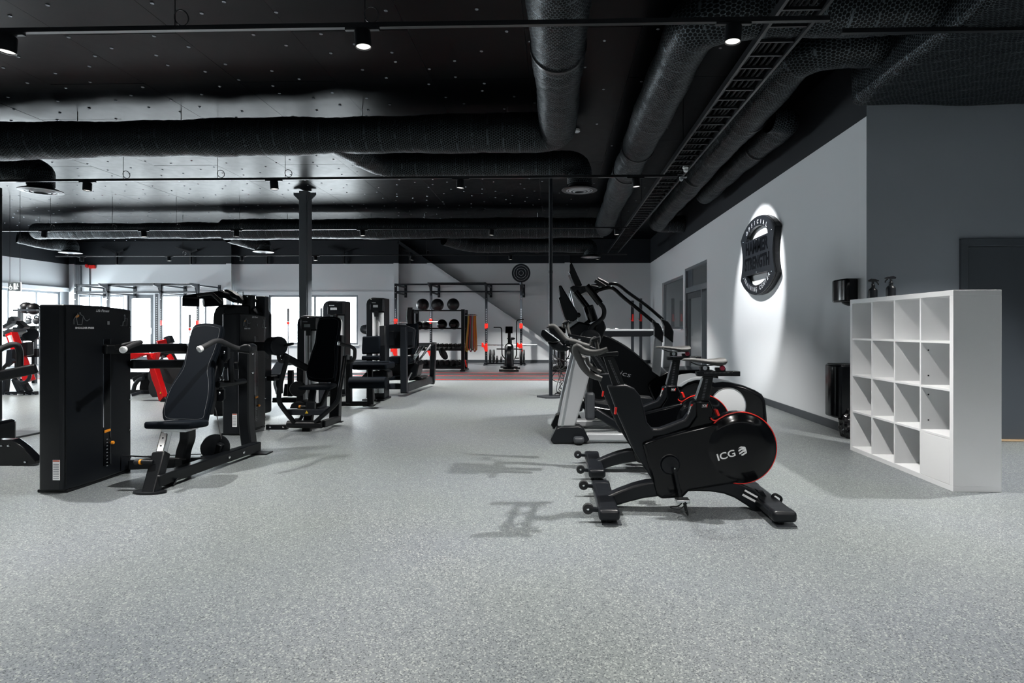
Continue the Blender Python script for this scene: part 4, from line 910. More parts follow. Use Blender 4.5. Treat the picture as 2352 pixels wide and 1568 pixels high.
bm_.v = bp_; mk('bin_bag', bm_, BAG, loc=c_, flat=True, label='crumpled black rubbish bag on the floor under the wall bin', cat='bag')
# ================================================================ LEFT-HAND ROW
C2 = crop(200, 640, 2.904); C5 = crop(600, 760, 6.27); C6 = crop(780, 660, 5.6); CL = crop(0, 640, 2.903); C7 = crop(400, 650, 7.467); C8 = crop(290, 760, 7.84); C9 = crop(0, 740, 3.824)
def bolt(par, p, ax, r=.013):
    return mk('bolt', M().lathe(V(p), ax, [(r, 0), (r, .004), (r * .7, .009), (.002, .011)], 10), CHROME, par)
def ringp(c, R, n, ax='y'): return [V(c) + (V((R * cos(2 * pi * i / n), 0, R * sin(2 * pi * i / n))) if ax == 'y' else V((0, R * cos(2 * pi * i / n), R * sin(2 * pi * i / n)))) for i in range(n)]
def tower(Xf, y0, y1, name_txt, label, side=.21, h=1.365, flat_panel=True):
    """selectorised weight-stack cabinet: big face looks towards +x, curved shroud"""
    T = thing('weight_tower', label, 'gym machine', ((Xf - side / 2), (y0 + y1) / 2, 0))
    X0 = Xf - side
    prof = [(X0, y1 - .02), (X0, y0 + .05), (X0 + .012, y0 + .012), (X0 + .035, y0), (Xf - .03, y0 - .012), (Xf, y0), (Xf + .012, y0 + .12), (Xf + .016, (y0 + y1) / 2), (Xf + .010, y1 - .10), (Xf, y1 - .01), (Xf - .03, y1)]
    m = M(); n = len(prof); ym = (y0 + y1) / 2
    top = [V((a, b, h - .055 * ((b - (y0 + .22)) / (y1 - y0)) ** 2 * (1 if b > y0 + .22 else .4))) for a, b in prof]; bot = [V((a, b, .02)) for a, b in prof]
    m.add(bot + top, [tuple(range(n)), tuple(range(2 * n - 1, n - 1, -1))] + [((i + 1) % n, i, i + n, (i + 1) % n + n) for i in range(n)])
    body = mk('shroud', m, SATIN, T, bev=.012, seg=3, ang=25)
    xs = Xf + .0175
    # panel seams and weight slot
    mk('seam', M().mm((xs - .012, y0 + .004, .06), (xs - .008, y0 + .010, h - .03)), BLK, body, smooth=False)
    sy = y0 + (y1 - y0) * .56
    mk('slot', M().mm((xs - .006, sy - .035, .12), (xs + .001, sy + .035, h - .26)), GLOSS, T, smooth=False)
    mk('slot_edge', M().mm((xs - .002, sy - .042, .42), (xs + .004, sy - .036, h - .26)), CHROME if flat_panel else STEEL, T, smooth=False)
    mk('slot_edge', M().mm((xs - .004, sy + .035, .12), (xs + .002, sy + .041, h - .26)), GRAYP, T, smooth=False)
    mk('weight_pin', M().pr([V((xs + .001, sy - .03, .375)), V((xs + .001, sy + .03, .38)), V((xs + .001, sy + .03, .40)), V((xs + .001, sy - .03, .395))], (.008, 0, 0)), ORNG, T, bev=.003, label='orange selector pin')
    mk('add_on_knob', M().lathe((xs, sy + .05, .285), (1, 0, 0), [(.014, 0), (.014, .012), (.01, .018)], 14), ORNG, T, label='orange knob')
    mk('lanyard', M().tube(smo([V((xs + .004, sy + .028, .385)), V((xs + .006, sy + .03, .33)), V((xs + .006, sy + .045, .30))], 3, False), .002, 5), RUBB, T)
    for i in range(9): mk('weight_mark', M().mm((xs, sy - .005, .10 + i * .026 + .01), (xs + .0025, sy + .007, .10 + i * .026 + .016)), GRY, T, smooth=False)
    # print on the head of the panel
    xt = xs + .0015; yd, zd = (0, 1, 0), (0, 0, 1)
    mk('maker_print', M().text('Life Fitness', (xt - .004, y0 + (y1 - y0) * .40, h - .048), yd, zd, wdt=.13, hgt=.021, ex=.001, shear=.45, bold=.03), WHT, T)
    mk('machine_name_print', M().text(name_txt, (xt, y0 + (y1 - y0) * .105, h - .178), yd, zd, wdt=.175 if len(name_txt) > 12 else .13, hgt=.015, ex=.001, bold=.05), WHT, T)
    # muscle diagram: torso outline with orange deltoid, seated figure
    cx_, cz_ = y0 + (y1 - y0) * .17, h - .105
    def ln(pts, r=.0018, mt=GRY, nm='figure_print'): return mk(nm, M().tube([V((xt + .001, cx_ + a * .001, cz_ + b * .001)) for a, b in pts], r, 5), mt, T)
    ln([(-22, 40), (-30, 0), (-22, -42), (18, -42), (26, 0), (30, 22), (8, 32), (4, 48), (-6, 48), (-10, 32), (-38, 20), (-56, -5), (-54, -40)]); ln([(30, 22), (48, -8), (66, -14), (90, 2)])
    mk('figure_print', M().pr([V((xt + .0005, cx_ + a * .001, cz_ + b * .001)) for a, b in ((-44, 14), (-30, 28), (-10, 33), (-8, 22), (-18, 12), (-36, 9))], (.001, 0, 0)), ORNG, T, smooth=False)
    fy, fz = y0 + (y1 - y0) * .83, h - .115
    def l2(pts, r=.0018, mt=GRY): return mk('figure_print', M().tube([V((xt + .001, fy + a * .001, fz + b * .001)) for a, b in pts], r, 5), mt, T)
    l2([(0, 40), (6, 52), (12, 44), (8, 30), (6, 0), (-12, -8), (-16, -38), (-24, -40)], .003); l2([(8, 22), (34, 22), (30, -36)]); l2([(-40, -38), (36, -40)], .0012)
    mk('label_print', M().mm((xt, y0 + (y1 - y0) * .565, h - .145), (xt + .001, y0 + (y1 - y0) * .565 + .022, h - .118)), LGRAY, T, smooth=False)
    # instruction sticker low on the front corner
    ys = y0 - .0135; s = mk('instruction_sticker', M().mm((Xf - .075, ys, .10), (Xf - .022, ys + .001, .245)), WHT, T, smooth=False)
    mk('sticker_head', M().mm((Xf - .073, ys - .001, .233), (Xf - .024, ys, .243)), mat('rust_print', (.5, .08, .03), .6), s, smooth=False)
    for i in range(9): mk('sticker_line', M().mm((Xf - .070, ys - .001, .112 + i * .0125), (Xf - .030, ys, .117 + i * .0125)), GRY, s, smooth=False)
    mk('base_plate', M().mm((X0 - .01, y0 + .02, 0), (Xf + .005, y1 - .02, .022)), BLK, T, bev=.004)
    for z in (.12, .35, .6, 1.0, 1.2): bolt(T, (Xf + .008, y1 - .035, z), (1, .5, 0), .008)
    return T

def back_pad(par, pts2d, fnw, thick, nm='backrest', bev=.025, mt=PAD, st=True, lab=None):
    """upholstered pad: outline mapped by fnw(a,b)->front face point; thickness along the pad normal"""
    q = smo([fnw(a, b) for a, b in pts2d], 4)
    n_ = V((0, 0, 0)); k_ = len(q)
    for i in range(k_): n_ += q[i].cross(q[(i + 1) % k_])
    n_.normalize(); 
    if n_.y > 0: n_ = -n_
    m = M().pr(q, -n_ * thick); o = mk(nm, m, mt, par, bev=bev, seg=4, label=lab)
    if st:
        c_ = sum(q, V((0, 0, 0))) / k_
        ins = [p + (c_ - p).normalized() * .03 + n_ * .0004 for p in q]; mk('stitching', M().tube(ins, .0008, 4, closed=True), STITCH, o)
        mk('piping', M().tube([p + (c_ - p).normalized() * -.001 - n_ * thick * .45 for p in q], .004, 5, closed=True), mt, o)
    return o

SPt = tower(-3.525, 4.09, 4.76, 'SHOULDER PRESS', 'nearest tall black weight tower with white lettering SHOULDER PRESS')
SPr = thing('shoulder_press', 'black shoulder press seat and frame beside the nearest weight tower', 'gym machine', (-2.82, 4.7, 0))
def k(name, m, mt, par=SPr, **kw): return mk(name, m, mt, par, **kw)
# base beam
g0 = V((-2.915, 4.16, .075)); g1 = V((-2.815, 5.44, .075))
k('base_beam', M().bar(g0, g1, .085, .085), BLK, bev=.01, seg=3)
k('front_foot', M().pr(smo([V((-2.925 + .12 * cos(a), 4.13 + .06 * sin(a), 0)) for a in [i * pi / 4 for i in range(8)]], 3), (0, 0, .014)), BLK)
k('rear_foot', M().mm((-2.89, 5.39, 0), (-2.70, 5.52, .014)), BLK, bev=.004)
for t in (.62, .78): bolt(SPr, g0.lerp(g1, t) + V((.043, 0, .0)), (1, 0, 0))
k('cross_beam', M().bar((-3.50, 4.70, .07), (-2.86, 4.86, .07), .08, .08), BLK, bev=.01)
k('cross_tube', M().tube([(-3.5, 4.62, .16), (-2.9, 4.5, .16)], .006, 6), RUBB)
# seat post: sleeve and chrome riser
a, b, c = C2(420, 1450, 4.12), C2(496, 1160, 4.30), C2(538, 1020, 4.38)
k('seat_sleeve', M().bar(a, b, .10, .075, (0, 1, 0)), BLK, bev=.01, seg=3)
c.z = .432
rs_ = k('seat_riser', M().bar(b, c, .062, .05, (0, 1, 0)), CHROME, bev=.008)
for t in (.3, .6, .9): k('riser_hole', M().cyl(b.lerp(c, t) - V((0, .03, 0)), b.lerp(c, t) - V((0, .02, 0)), .006, 10), BLK, rs_)
kb = C2(440, 1222, 4.2); kk = k('adjustment_pin', M().cyl(kb, kb - V((.12, 0, -.003)), .014), BLK); k('pin_ring', M().cyl(kb - V((.085, 0, 0)), kb - V((.098, 0, 0)), .019), ORNG, kk, label='orange ring'); k('pin_head', M().lathe(kb - V((.10, 0, 0)), (-1, 0, 0), [(.016, 0), (.022, .008), (.022, .03), (.012, .04)], 16), RUBB, kk)
k('seat_support', M().rail(smo([C2(645, 1330, 4.62), C2(636, 1240, 4.62), C2(645, 1150, 4.62), C2(668, 1080, 4.60), C2(672, 1040, 4.58), V((C2(672, 1015, 4.56).x, 4.56, .415))], 4, False), .075, .10, (0, 1, 0)), BLK, bev=.01)
k('frame_gusset', M().ppr(C2, [(510, 1290), (525, 1350), (600, 1330), (560, 1400), (480, 1420)], 4.3, .02), BLK)
# seat cushion
z0, z1 = .435, .488; xl, xr = C2(365, 985, 4.28).x, C2(745, 985, 4.4).x
se = k('seat', M().pr(smo([V((xl + .03, 4.28, z0)), V((xl, 4.36, z0 - .008)), V((xl + .02, 4.46, z0 - .018)), V((xl + .07, 4.60, z0 - .032)), V((xr - .07, 4.62, z0 - .034)), V((xr - .01, 4.50, z0 - .022)), V((xr, 4.38, z0 - .01)), V((xr - .04, 4.28, z0))], 4), (0, 0, z1 - z0)), PAD, bev=.02, seg=4)
for X in (xl + .09, xl + .115): k('stitching', M().tube([V((X, 4.275, z0 + .01)), V((X + .002, 4.277, z1 - .02)), V((X + .005, 4.30, z1 + .0015)), V((X + .02, 4.5, z1 - .018))], .0012, 4), STITCH, se)
k('seat_plate', M().mm((xl + .12, 4.32, z0 - .03), (xr - .05, 4.48, z0 - .005)), STEEL, bev=.003)
# backrest: leaning back from (Y 4.62) to (Y 4.98)
def bpf(a, b): 
    t = (950 - b) / 650; return C2(a, b, 4.66 + .36 * t)
back_pad(SPr, [(520, 950), (498, 900), (505, 850), (540, 740), (620, 600), (650, 520), (690, 350), (720, 305), (790, 293), (870, 302), (895, 330), (860, 470), (835, 540), (825, 620), (828, 700), (815, 800), (790, 900), (765, 955), (640, 958)], bpf, .075)
k('back_post', M().bar(C2(800, 900, 4.95), C2(905, 420, 5.2), .06, .10, (0, 1, 0)), BLK, bev=.01)
# yoke: bars running back from the handles to the frame
k('press_arm', M().bar(C2(110, 470, 4.42), C2(655, 458, 5.2), .05, .075), BLK, bev=.014, seg=3)
k('press_arm', M().bar(C2(520, 470, 5.2), C2(900, 470, 5.24), .06, .08), BLK, bev=.014, seg=3)
k('tower_link', M().bar(C2(296, 570, 4.74), C2(700, 568, 5.28), .05, .075), BLK, bev=.014, seg=3)
k('tower_link', M().bar(C2(700, 570, 5.28), C2(1020, 580, 5.34), .05, .075), BLK, bev=.014)
k('handle_block', M().ppr(C2, [(1040, 435), (1075, 432), (1093, 455), (1093, 490), (1080, 498), (985, 488), (985, 462)], 4.98, .12), BLK, bev=.02, seg=3)
h = k('handle', M().tube(smo([C2(a, b, y) for a, b, y in ((750, 470, 4.62), (800, 442, 4.68), (850, 418, 4.76), (890, 415, 4.82), (940, 438, 4.90), (1000, 462, 4.98), (1050, 465, 5.02))], 5, False), .021, 14), RUBB)
k('handle_cap', M().lathe(C2(750, 470, 4.62), C2(750, 470, 4.62) - C2(800, 442, 4.68), [(.024, -.02), (.027, 0), (.026, .008), (.012, .013), (0, .014)], 20), WHT, h, label='pale metal end cap')
h = k('handle', M().tube(smo([C2(a, b, y) for a, b, y in ((240, 474, 4.22), (300, 445, 4.34), (355, 424, 4.46), (300, 432, 4.5), (190, 458, 4.5), (110, 470, 4.46))], 5, False), .019, 14, ), RUBB)
k('handle_cap', M().lathe(C2(240, 474, 4.22), C2(240, 474, 4.22) - C2(300, 445, 4.34), [(.022, -.02), (.025, 0), (.024, .008), (.012, .013), (0, .014)], 20), WHT, h, label='pale metal end cap')
# rear upright and stays
k('rear_upright', M().rail(smo([C2(1088, 1150, 5.44), C2(1068, 1000, 5.44), C2(1062, 900, 5.42), C2(1062, 700, 5.40), C2(1062, 480, 5.34)], 4, False), .10, .115, (0, 1, 0)), BLK, bev=.012, seg=3)
k('stay', M().tube([C2(870, 706, 5.0), C2(1060, 682, 5.36)], .027, 12), BLK)
k('stay_post', M().tube([C2(962, 690, 5.15), C2(955, 490, 5.15)], .026, 12), BLK)
k('back_plate', M().ppr(C2, [(862, 740), (915, 735), (915, 800), (895, 822), (862, 820)], 5.02, .02), BLK, bev=.004); bolt(SPr, C2(882, 762, 5.01), (0, -1, 0))
k('pivot_plate', M().ppr(C2, [(880, 450), (940, 450), (940, 530), (915, 560), (885, 530)], 5.05, .04), BLK, bev=.006); bolt(SPr, C2(912, 490, 5.04), (0, -1, 0)); 
for a_, b_ in ((905, 672), (886, 670)): bolt(SPr, C2(a_, b_, 5.0), (0, -1, 0), .012)
for b_ in (498, 625): bolt(SPr, C2(1104, b_, 5.3), (.3, -1, 0), .012)
# cam wheel and cable
cc = C2(860, 1125, 5.0); k('cam_pulley', M().lathe(cc + V((0, -.02, 0)), (.35, -1, 0), [(.03, -.04), (.112, -.035), (.118, -.02), (.112, -.004), (.03, 0)], 28), BLK)
k('pulley_arm', M().bar(C2(858, 1220, 4.98), C2(890, 1100, 4.94), .05, .05, (0, 1, 0)), BLK, bev=.008)
k('cable', M().tube([C2(895, 1068, 4.98), C2(860, 880, 5.1), C2(850, 850, 5.1)], .004, 6), RUBB); k('cable', M().tube([C2(800, 1168, 5.0), C2(320, 1186, 4.75)], .004, 6), RUBB)
k('link_rod', M().tube([C2(895, 650, 5.0), C2(912, 590, 5.05)], .006, 6), CHROME)

# ---------------------------------------------------------------- chest press
CPt = tower(-3.49, 6.36, 6.95, 'CHEST PRESS', 'second black weight tower, lettered CHEST PRESS, behind the shoulder press', h=1.36)
CP = thing('chest_press', 'black chest press seat with splayed tube arms behind the shoulder press', 'gym machine', (-2.8, 6.8, 0))
def k(name, m, mt, par=CP, **kw): return mk(name, m, mt, par, **kw)
k('front_foot', M().pr(smo([C5(655, 1470, 6.66) * 1 + V((.14 * cos(i * pi / 4), .05 * sin(i * pi / 4), 0)) for i in range(8)], 3), (0, 0, .012)), BLK)
k('front_post', M().bar(C5(655, 1470, 6.66), C5(690, 1190, 6.74), .10, .07, (0, 1, 0)), BLK, bev=.01)
k('roller_beam', M().tube([C5(380, 1340, 6.62), C5(880, 1345, 6.62)], .045, 18), BLK, bev=.006)
k('side_beam', M().bar(C5(880, 1340, 6.64), C5(1115, 1265, 7.1), .07, .08), BLK, bev=.01); k('rear_foot', M().bar(C5(1090, 1305, 7.05), C5(1172, 1305, 7.05), .06, .012), BLK)
k('low_link', M().bar(C5(80, 1380, 6.72), C5(380, 1380, 6.7), .05, .06), BLK, bev=.006); 
for a_ in (128, 318): bolt(CP, C5(a_, 1382, 6.67), (0, -1, 0))
k('foot_bar', M().bar(C5(365, 1165, 6.6), C5(950, 1165, 6.6), .06, .065), BLK2, bev=.006)
k('warning_sticker', M().pr([C5(630, 1186, 6.562), C5(678, 1186, 6.562), C5(654, 1145, 6.562)], (0, .001, 0)), YEL, smooth=False)
for pts in ([(385, 360, 6.5), (330, 560, 6.48), (275, 780, 6.46), (255, 930, 6.45), (262, 1020, 6.45), (300, 1090, 6.48), (390, 1210, 6.54), (480, 1320, 6.6)], [(1205, 370, 6.7), (1180, 560, 6.62), (1140, 800, 6.55), (1110, 980, 6.52), (1050, 1070, 6.52), (950, 1160, 6.54), (780, 1310, 6.6)]):
    k('press_tube', M().tube(smo([C5(a, b, y) for a, b, y in pts], 4, False), .026, 12), BLK)
k('seat_sleeve', M().bar(C5(712, 1160, 6.64), C5(722, 1015, 6.66), .10, .06, (0, 1, 0)), BLK, bev=.008); k('seat_riser', M().bar(C5(722, 1020, 6.66), C5(745, 850, 6.7), .07, .05, (0, 1, 0)), BLK, bev=.006)
kk = k('adjustment_pin', M().cyl(C5(650, 1090, 6.64), C5(560, 1090, 6.64), .012), BLK); k('pin_ring', M().cyl(C5(570, 1090, 6.64), C5(545, 1090, 6.64), .017), ORNG, kk, label='orange ring')
k('seat_support', M().tube(smo([C5(960, 850, 6.8), C5(900, 980, 6.8), C5(860, 1050, 6.8), (C5(790, 1080, 6.8))], 4, False), .028, 10), BLK)
z0, z1 = C5(750, 850, 6.55).z, C5(750, 790, 6.6).z; xl, xr = C5(528, 800, 6.55).x, C5(1030, 800, 6.65).x
se = k('seat', M().pr(smo([V((xl + .04, 6.53, z0)), V((xl, 6.6, z0)), V((xl + .03, 6.78, z0)), V((xl + .08, 6.95, z0)), V((xr - .08, 6.95, z0)), V((xr - .02, 6.78, z0)), V((xr, 6.6, z0)), V((xr - .04, 6.53, z0))], 4), (0, 0, z1 - z0)), PAD, bev=.02, seg=4)
k('stitching', M().tube([V(((xl + xr) / 2 - .06, 6.527, z0 + .01)), V(((xl + xr) / 2 - .05, 6.53, z1 - .01)), V(((xl + xr) / 2 - .03, 6.7, z1 + .001))], .0012, 4), STITCH, se)
def bpf2(a, b):
    t = (1010 - b) / 700; return crop(580, 640, 4.127)(a, b, 6.86 + .28 * t)
back_pad(CP, [(530, 950), (507, 900), (512, 840), (545, 720), (585, 600), (600, 480), (620, 385), (650, 362), (730, 352), (800, 362), (828, 395), (820, 500), (808, 600), (800, 700), (795, 800), (780, 920), (760, 965), (640, 972)], bpf2, .07)
k('rear_upright', M().bar(C5(1065, 1260, 7.1), C5(1110, 60, 7.15), .12, .10, (0, 1, 0)), BLK, bev=.01)
k('side_upright', M().bar(C5(570, 1050, 7.0), C5(570, 520, 7.0), .08, .07, (0, 1, 0)), BLK, bev=.01)
k('upper_link', M().bar(C5(300, 350, 6.75), C5(660, 540, 6.95), .08, .08), BLK, bev=.012)
k('drive_beam', M().bar(crop(400, 650, 7.467)(1050, 1085, 6.7), C5(200, 220, 6.62), .09, .105), BLK, bev=.012, seg=3)
d_ = k('motor_disc', M().lathe(C5(190, 215, 6.62), (1, -.55, 0), [(.098, -.06), (.104, -.05), (.104, .04), (.11, .05), (.11, .09), (.10, .10), (0, .102)], 32), BLK2)
for a_, b_ in ((180, 105), (185, 322)): bolt(CP, C5(a_, b_, 6.56), (0, -1, 0), .014)
k('motor_disc', M().lathe(C7(1280, 1010, 7.2), (1, -.55, 0), [(.10, -.04), (.104, -.03), (.104, .02), (.10, .06)], 32), BLK2)
k('lever', M().bar(C5(340, 210, 6.6), C5(455, 180, 6.5), .03, .03), BLK, bev=.006)
k('grip', M().tube(smo([C5(a, b, 6.56) for a, b in ((245, 340), (255, 400), (275, 435), (330, 440))], 4, False), .02, 10), RUBB)
h = k('handle', M().tube(rnd([C5(a, b, y) for a, b, y in ((1125, 180, 6.5), (1300, 225, 6.62), (1350, 260, 6.66), (1345, 400, 6.7), (1300, 438, 6.75), (1210, 435, 6.8))], .05, 5), .021, 12), RUBB)
k('handle_cap', M().cyl(C5(1100, 175, 6.49), C5(1130, 181, 6.5), .024), STEEL, h, label='pale metal end cap')
k('pivot_block', M().mm(C5(1215, 420, 6.9), C5(1275, 340, 6.98)), GRAYP, bev=.006)
k('cam', M().lathe(C5(530, 830, 6.9), (.4, -1, 0), [(.09, 0), (.095, .01), (.09, .03)], 24), BLK); k('base_shroud', M().ppr(C5, [(405, 1115), (430, 1050), (490, 1020), (560, 1010), (640, 1030), (640, 1118)], 6.8, .2), BLK, bev=.01)
k('handle_loop', M().tube(smo([C5(a, b, 6.8) for a, b in ((490, 1280), (560, 1270), (590, 1215))], 4, False), .02, 8), BLK)

# ---------------------------------------------------------------- cabinet machine with overhead arm pads (assisted lift) behind
PF = thing('pull_up_machine', 'black assisted lift machine with padded overhead arms rising behind the weight towers', 'gym machine', (-4, 8, 0))
def k(name, m, mt, par=PF, **kw): return mk(name, m, mt, par, **kw)
m = M(); Yp = 7.6
pts = [C7(a, b, Yp) for a, b in ((655, 1200), (652, 640), (665, 520), (700, 430), (760, 380), (860, 362), (1290, 380), (1375, 480), (1400, 520), (1400, 1500))]
pts = [V((p.x, Yp, max(p.z, .02))) for p in pts]; pts[0].z = .02; pts[-1].z = .02
k('cabinet', m.pr(pts, (0, .45, 0)), SATIN, bev=.03, seg=3)
k('inner_shroud', M().ppr(C7, [(820, 1300), (830, 520), (860, 430), (1000, 375), (1290, 385), (1290, 1300)], Yp - .02, .05), GLOSS, bev=.01)
k('rear_mast', M().ppr(C7, [(1162, 200), (1320, 200), (1320, 500), (1150, 500)], Yp, .12), BLK, bev=.01); k('rear_mast', M().ppr(C7, [(1398, 222), (1552, 222), (1552, 1300), (1398, 1300)], Yp + .2, .12), BLK2, bev=.01)
k('axle', M().cyl(C7(1300, 300, Yp + .1), C7(1480, 300, Yp + .25), .025), BLK)
for a_, b_ in ((1250, 225), (1190, 338)): bolt(PF, C7(a_, b_, Yp - .002), (0, -1, 0), .018)
k('arm', M().ppr(C7, [(790, 130), (890, 105), (960, 130), (1060, 200), (1110, 220), (1160, 290), (1160, 360), (1000, 330), (860, 260), (800, 220)], Yp - .1, .12), BLK, bev=.01)
k('arm_trim', M().tube([C7(830, 125, Yp - .11), C7(1000, 250, Yp - .11), C7(1080, 275, Yp - .11)], .010, 8), STEEL)
k('arm_pad', M().ppr(C7, [(128, 210), (760, 128), (860, 160), (860, 250), (140, 270)], Yp - .35, .14), PAD, bev=.02, seg=3)
k('arm_pad', M().tube([C7(140, 318, Yp - .5), C7(430, 325, Yp - .4)], .058, 14), PAD); k('arm_pad', M().tube([C7(500, 330, Yp - .3), C7(830, 318, Yp - .15)], .058, 14), PAD)
k('arm_handle', M().tube(smo([C7(a, b, Yp - .5) for a, b in ((400, 205), (520, 190), (640, 185), (700, 225), (820, 340))], 4, False), .022, 10), RUBB)
for u in (1095, 1180): k('guide_rod', M().cyl(C7(u, 370, Yp + .2), C7(u, 145, Yp + .2), .012), CHROME)

# ---------------------------------------------------------------- narrow cabinet machines further back
def slim_tower(u0, u1, vt, Y, label, mt=SATIN, yaw=0, topv=None, depth=.3, hd=26, sx=1):
    """rounded dark cabinet whose front shows two pale shrouds and a dark header"""
    a, b = P(u0, vt, Y), P(u1, vt, Y); T = thing('cable_tower', label, 'gym machine', ((a.x + b.x) / 2, Y, 0)); h = a.z; w_ = b.x - a.x
    r = min(.12, w_ * .35)
    pts = [V((a.x, Y, .02)), V((a.x, Y, h - r))] + [V((a.x + r - r * cos(t), Y, h - r + r * sin(t))) for t in (pi / 6, pi / 3, pi / 2)] + [V((b.x, Y, h - .01)), V((b.x, Y, .02))]
    mk('cabinet', M().pr(pts, (0, depth, 0)), mt, T, bev=.012, seg=3)
    xs0 = a.x + w_ * .36; hz = h - (hd / F) * Y * 1.25
    mk('header', M().mm((xs0, Y - .14, hz), (b.x + .005, Y, h - .03)), GLOSS, T, bev=.006)
    sw = (b.x - xs0) / 2
    for i in range(2): mk('weight_shroud', M().lathe((xs0 + sw * (i + .5), Y - .02, .12), (0, 0, 1), [(sw * .46, 0), (sw * .46, hz - .14)], 16), SHROUD, T, label='pale rounded shroud')
    mk('cable', M().cyl((xs0 + sw, Y - .13, .2), (xs0 + sw, Y - .13, hz), .008, 6), RUBB, T); mk('pulley_block', M().mm((xs0 + sw - .03, Y - .14, hz - .09), (xs0 + sw + .03, Y - .10, hz)), BLK, T, bev=.004)
    mk('header_print', M().mm((xs0 + .03, Y - .142, h - .10), (xs0 + w_ * .3, Y - .14, h - .088)), GRY, T, smooth=False); mk('header_print', M().mm((xs0 + .05, Y - .142, h - .17), (xs0 + w_ * .42, Y - .14, h - .13)), GRY, T, smooth=False)
    mk('base', M().mm((a.x - .02, Y - .15, 0), (b.x + .03, Y + depth, .03)), BLK, T, bev=.004)
    return T
slim_tower(682, 733, 724, 8.3, 'grey rounded cable tower directly behind the chest press seat', BLK2)
slim_tower(741, 792, 690, 10.2, 'taller grey cable tower seen before the bright right-hand back window', BLK2)
t3 = slim_tower(841, 883, 683, 9.6, 'black cable tower with pale shrouds right of the back window', SATIN)

# leg extension at X ~ -2.6, Y ~ 8.9
LE = thing('leg_extension', 'black leg extension machine with thick roller pad and upright backrest', 'gym machine', (-2.7, 9.1, 0))
def k(name, m, mt, par=LE, **kw): return mk(name, m, mt, par, **kw)
k('backrest', M().ppr(C6, smo([V((a, b, 0)) for a, b in ((290, 630), (500, 622), (510, 640), (508, 830), (500, 848), (288, 855), (283, 800))], 1) and [(290, 630), (500, 622), (511, 640), (508, 835), (500, 850), (286, 862), (281, 800)], 9.25, .09), PAD, bev=.02, seg=3)
k('lumbar_pad', M().ppr(C6, [(280, 880), (505, 875), (512, 935), (278, 938)], 9.2, .1), PAD, bev=.02, seg=3)
k('seat', M().pr([C6(150, 975, 8.75), C6(600, 975, 8.75), V((C6(600, 975, 8.75).x, 9.25, C6(600, 975, 8.75).z)), V((C6(150, 975, 8.75).x, 9.25, C6(150, 975, 8.75).z))], (0, 0, -.10)), PAD, bev=.03, seg=4)
k('thigh_pad', M().ppr(C6, [(140, 960), (600, 950), (570, 1060), (210, 1062)], 8.78, .2), PAD, bev=.02, seg=3)
k('roller_pad', M().tube([C6(130, 1226, 8.62), C6(600, 1224, 8.62)], .087, 20), PAD, bev=.01, seg=2)
k('lever_post', M().bar(C6(395, 1290, 8.7), C6(395, 1060, 8.85), .07, .06, (0, 1, 0)), BLK, bev=.006); k('side_post', M().bar(C6(122, 1490, 8.7), C6(122, 880, 8.7), .08, .08, (0, 1, 0)), BLK, bev=.008)
k('base_beam', M().bar(C6(10, 1492, 8.72), C6(400, 1488, 8.72), .08, .07), BLK, bev=.008); k('front_foot', M().bar(C6(305, 1522, 8.66), C6(450, 1522, 8.66), .06, .012), BLK); k('foot_post', M().bar(C6(400, 1510, 8.7), C6(395, 1290, 8.72), .09, .06, (0, 1, 0)), BLK, bev=.006); k('foot_post', M().bar(C6(430, 1445, 9.0), C6(478, 1445, 9.0), .06, .012), BLK)
k('foot_brace', M().bar(C6(430, 1440, 8.95), C6(410, 1300, 8.9), .06, .06, (0, 1, 0)), BLK, bev=.006)
k('rear_cover', M().ppr(C6, [(270, 1160), (330, 1090), (440, 1080), (560, 1060), (610, 1080), (620, 1160), (600, 1180)], 9.2, .3), BLK, bev=.02)
k('rear_post', M().bar(C6(560, 1170, 9.3), C6(560, 500, 9.5), .10, .10, (0, 1, 0)), BLK, bev=.008)

# leg press (large dark frame) at Y ~ 10.4
LP = thing('leg_press', 'large dark leg press sled frame right of the cable towers', 'gym machine', (-2.4, 10.8, 0))
def k(name, m, mt, par=LP, **kw): return mk(name, m, mt, par, **kw)
k('front_post', M().bar(C6(832, 1350, 10.1), C6(826, 505, 10.1), .11, .11, (0, 1, 0)), BLK2, bev=.008); k('front_foot', M().bar(C6(795, 1352, 10.1), C6(885, 1352, 10.1), .1, .012), BLK)
k('left_post', M().bar(C6(565, 940, 10.3), C6(560, 505, 10.3), .12, .1, (0, 1, 0)), BLK2, bev=.008); k('left_foot_post', M().bar(C6(575, 1345, 10.15), C6(590, 1200, 10.2), .09, .09, (0, 1, 0)), BLK2, bev=.006); k('left_foot', M().bar(C6(538, 1350, 10.15), C6(625, 1350, 10.15), .09, .012), BLK)
k('head_panel', M().ppr(C6, smo([V((a, b, 0)) for a, b in ((1, 1), (2, 2), (3, 3))], 1) and [(505, 510), (600, 480), (720, 473), (840, 482), (960, 520), (975, 545), (955, 780), (560, 790), (520, 600)], 10.2, .05), BLK2, bev=.01)
k('panel_recess', M().ppr(C6, [(600, 560), (945, 565), (935, 745), (600, 748)], 10.18, .02), SATIN, bev=.004)
k('arm_bar', M().tube(rnd([C6(540, 560, 10.2), C6(330, 560, 10.2), C6(298, 540, 10.3), C6(310, 520, 10.5), C6(500, 515, 10.6)], .1, 5), .06, 10), BLK2)
k('back_pad', M().ppr(C6, [(850, 468), (1000, 462), (1003, 560), (960, 860), (800, 880), (795, 800), (935, 780)], 10.35, .10), PAD, bev=.015)
k('seat_pad', M().ppr(C6, [(608, 905), (640, 890), (900, 893), (905, 950), (870, 990), (720, 985), (640, 945)], 10.25, .35), PAD, bev=.02, seg=3)
k('low_pad', M().ppr(C6, [(590, 1150), (805, 1140), (805, 1185), (590, 1200)], 10.2, .4), PAD, bev=.015)
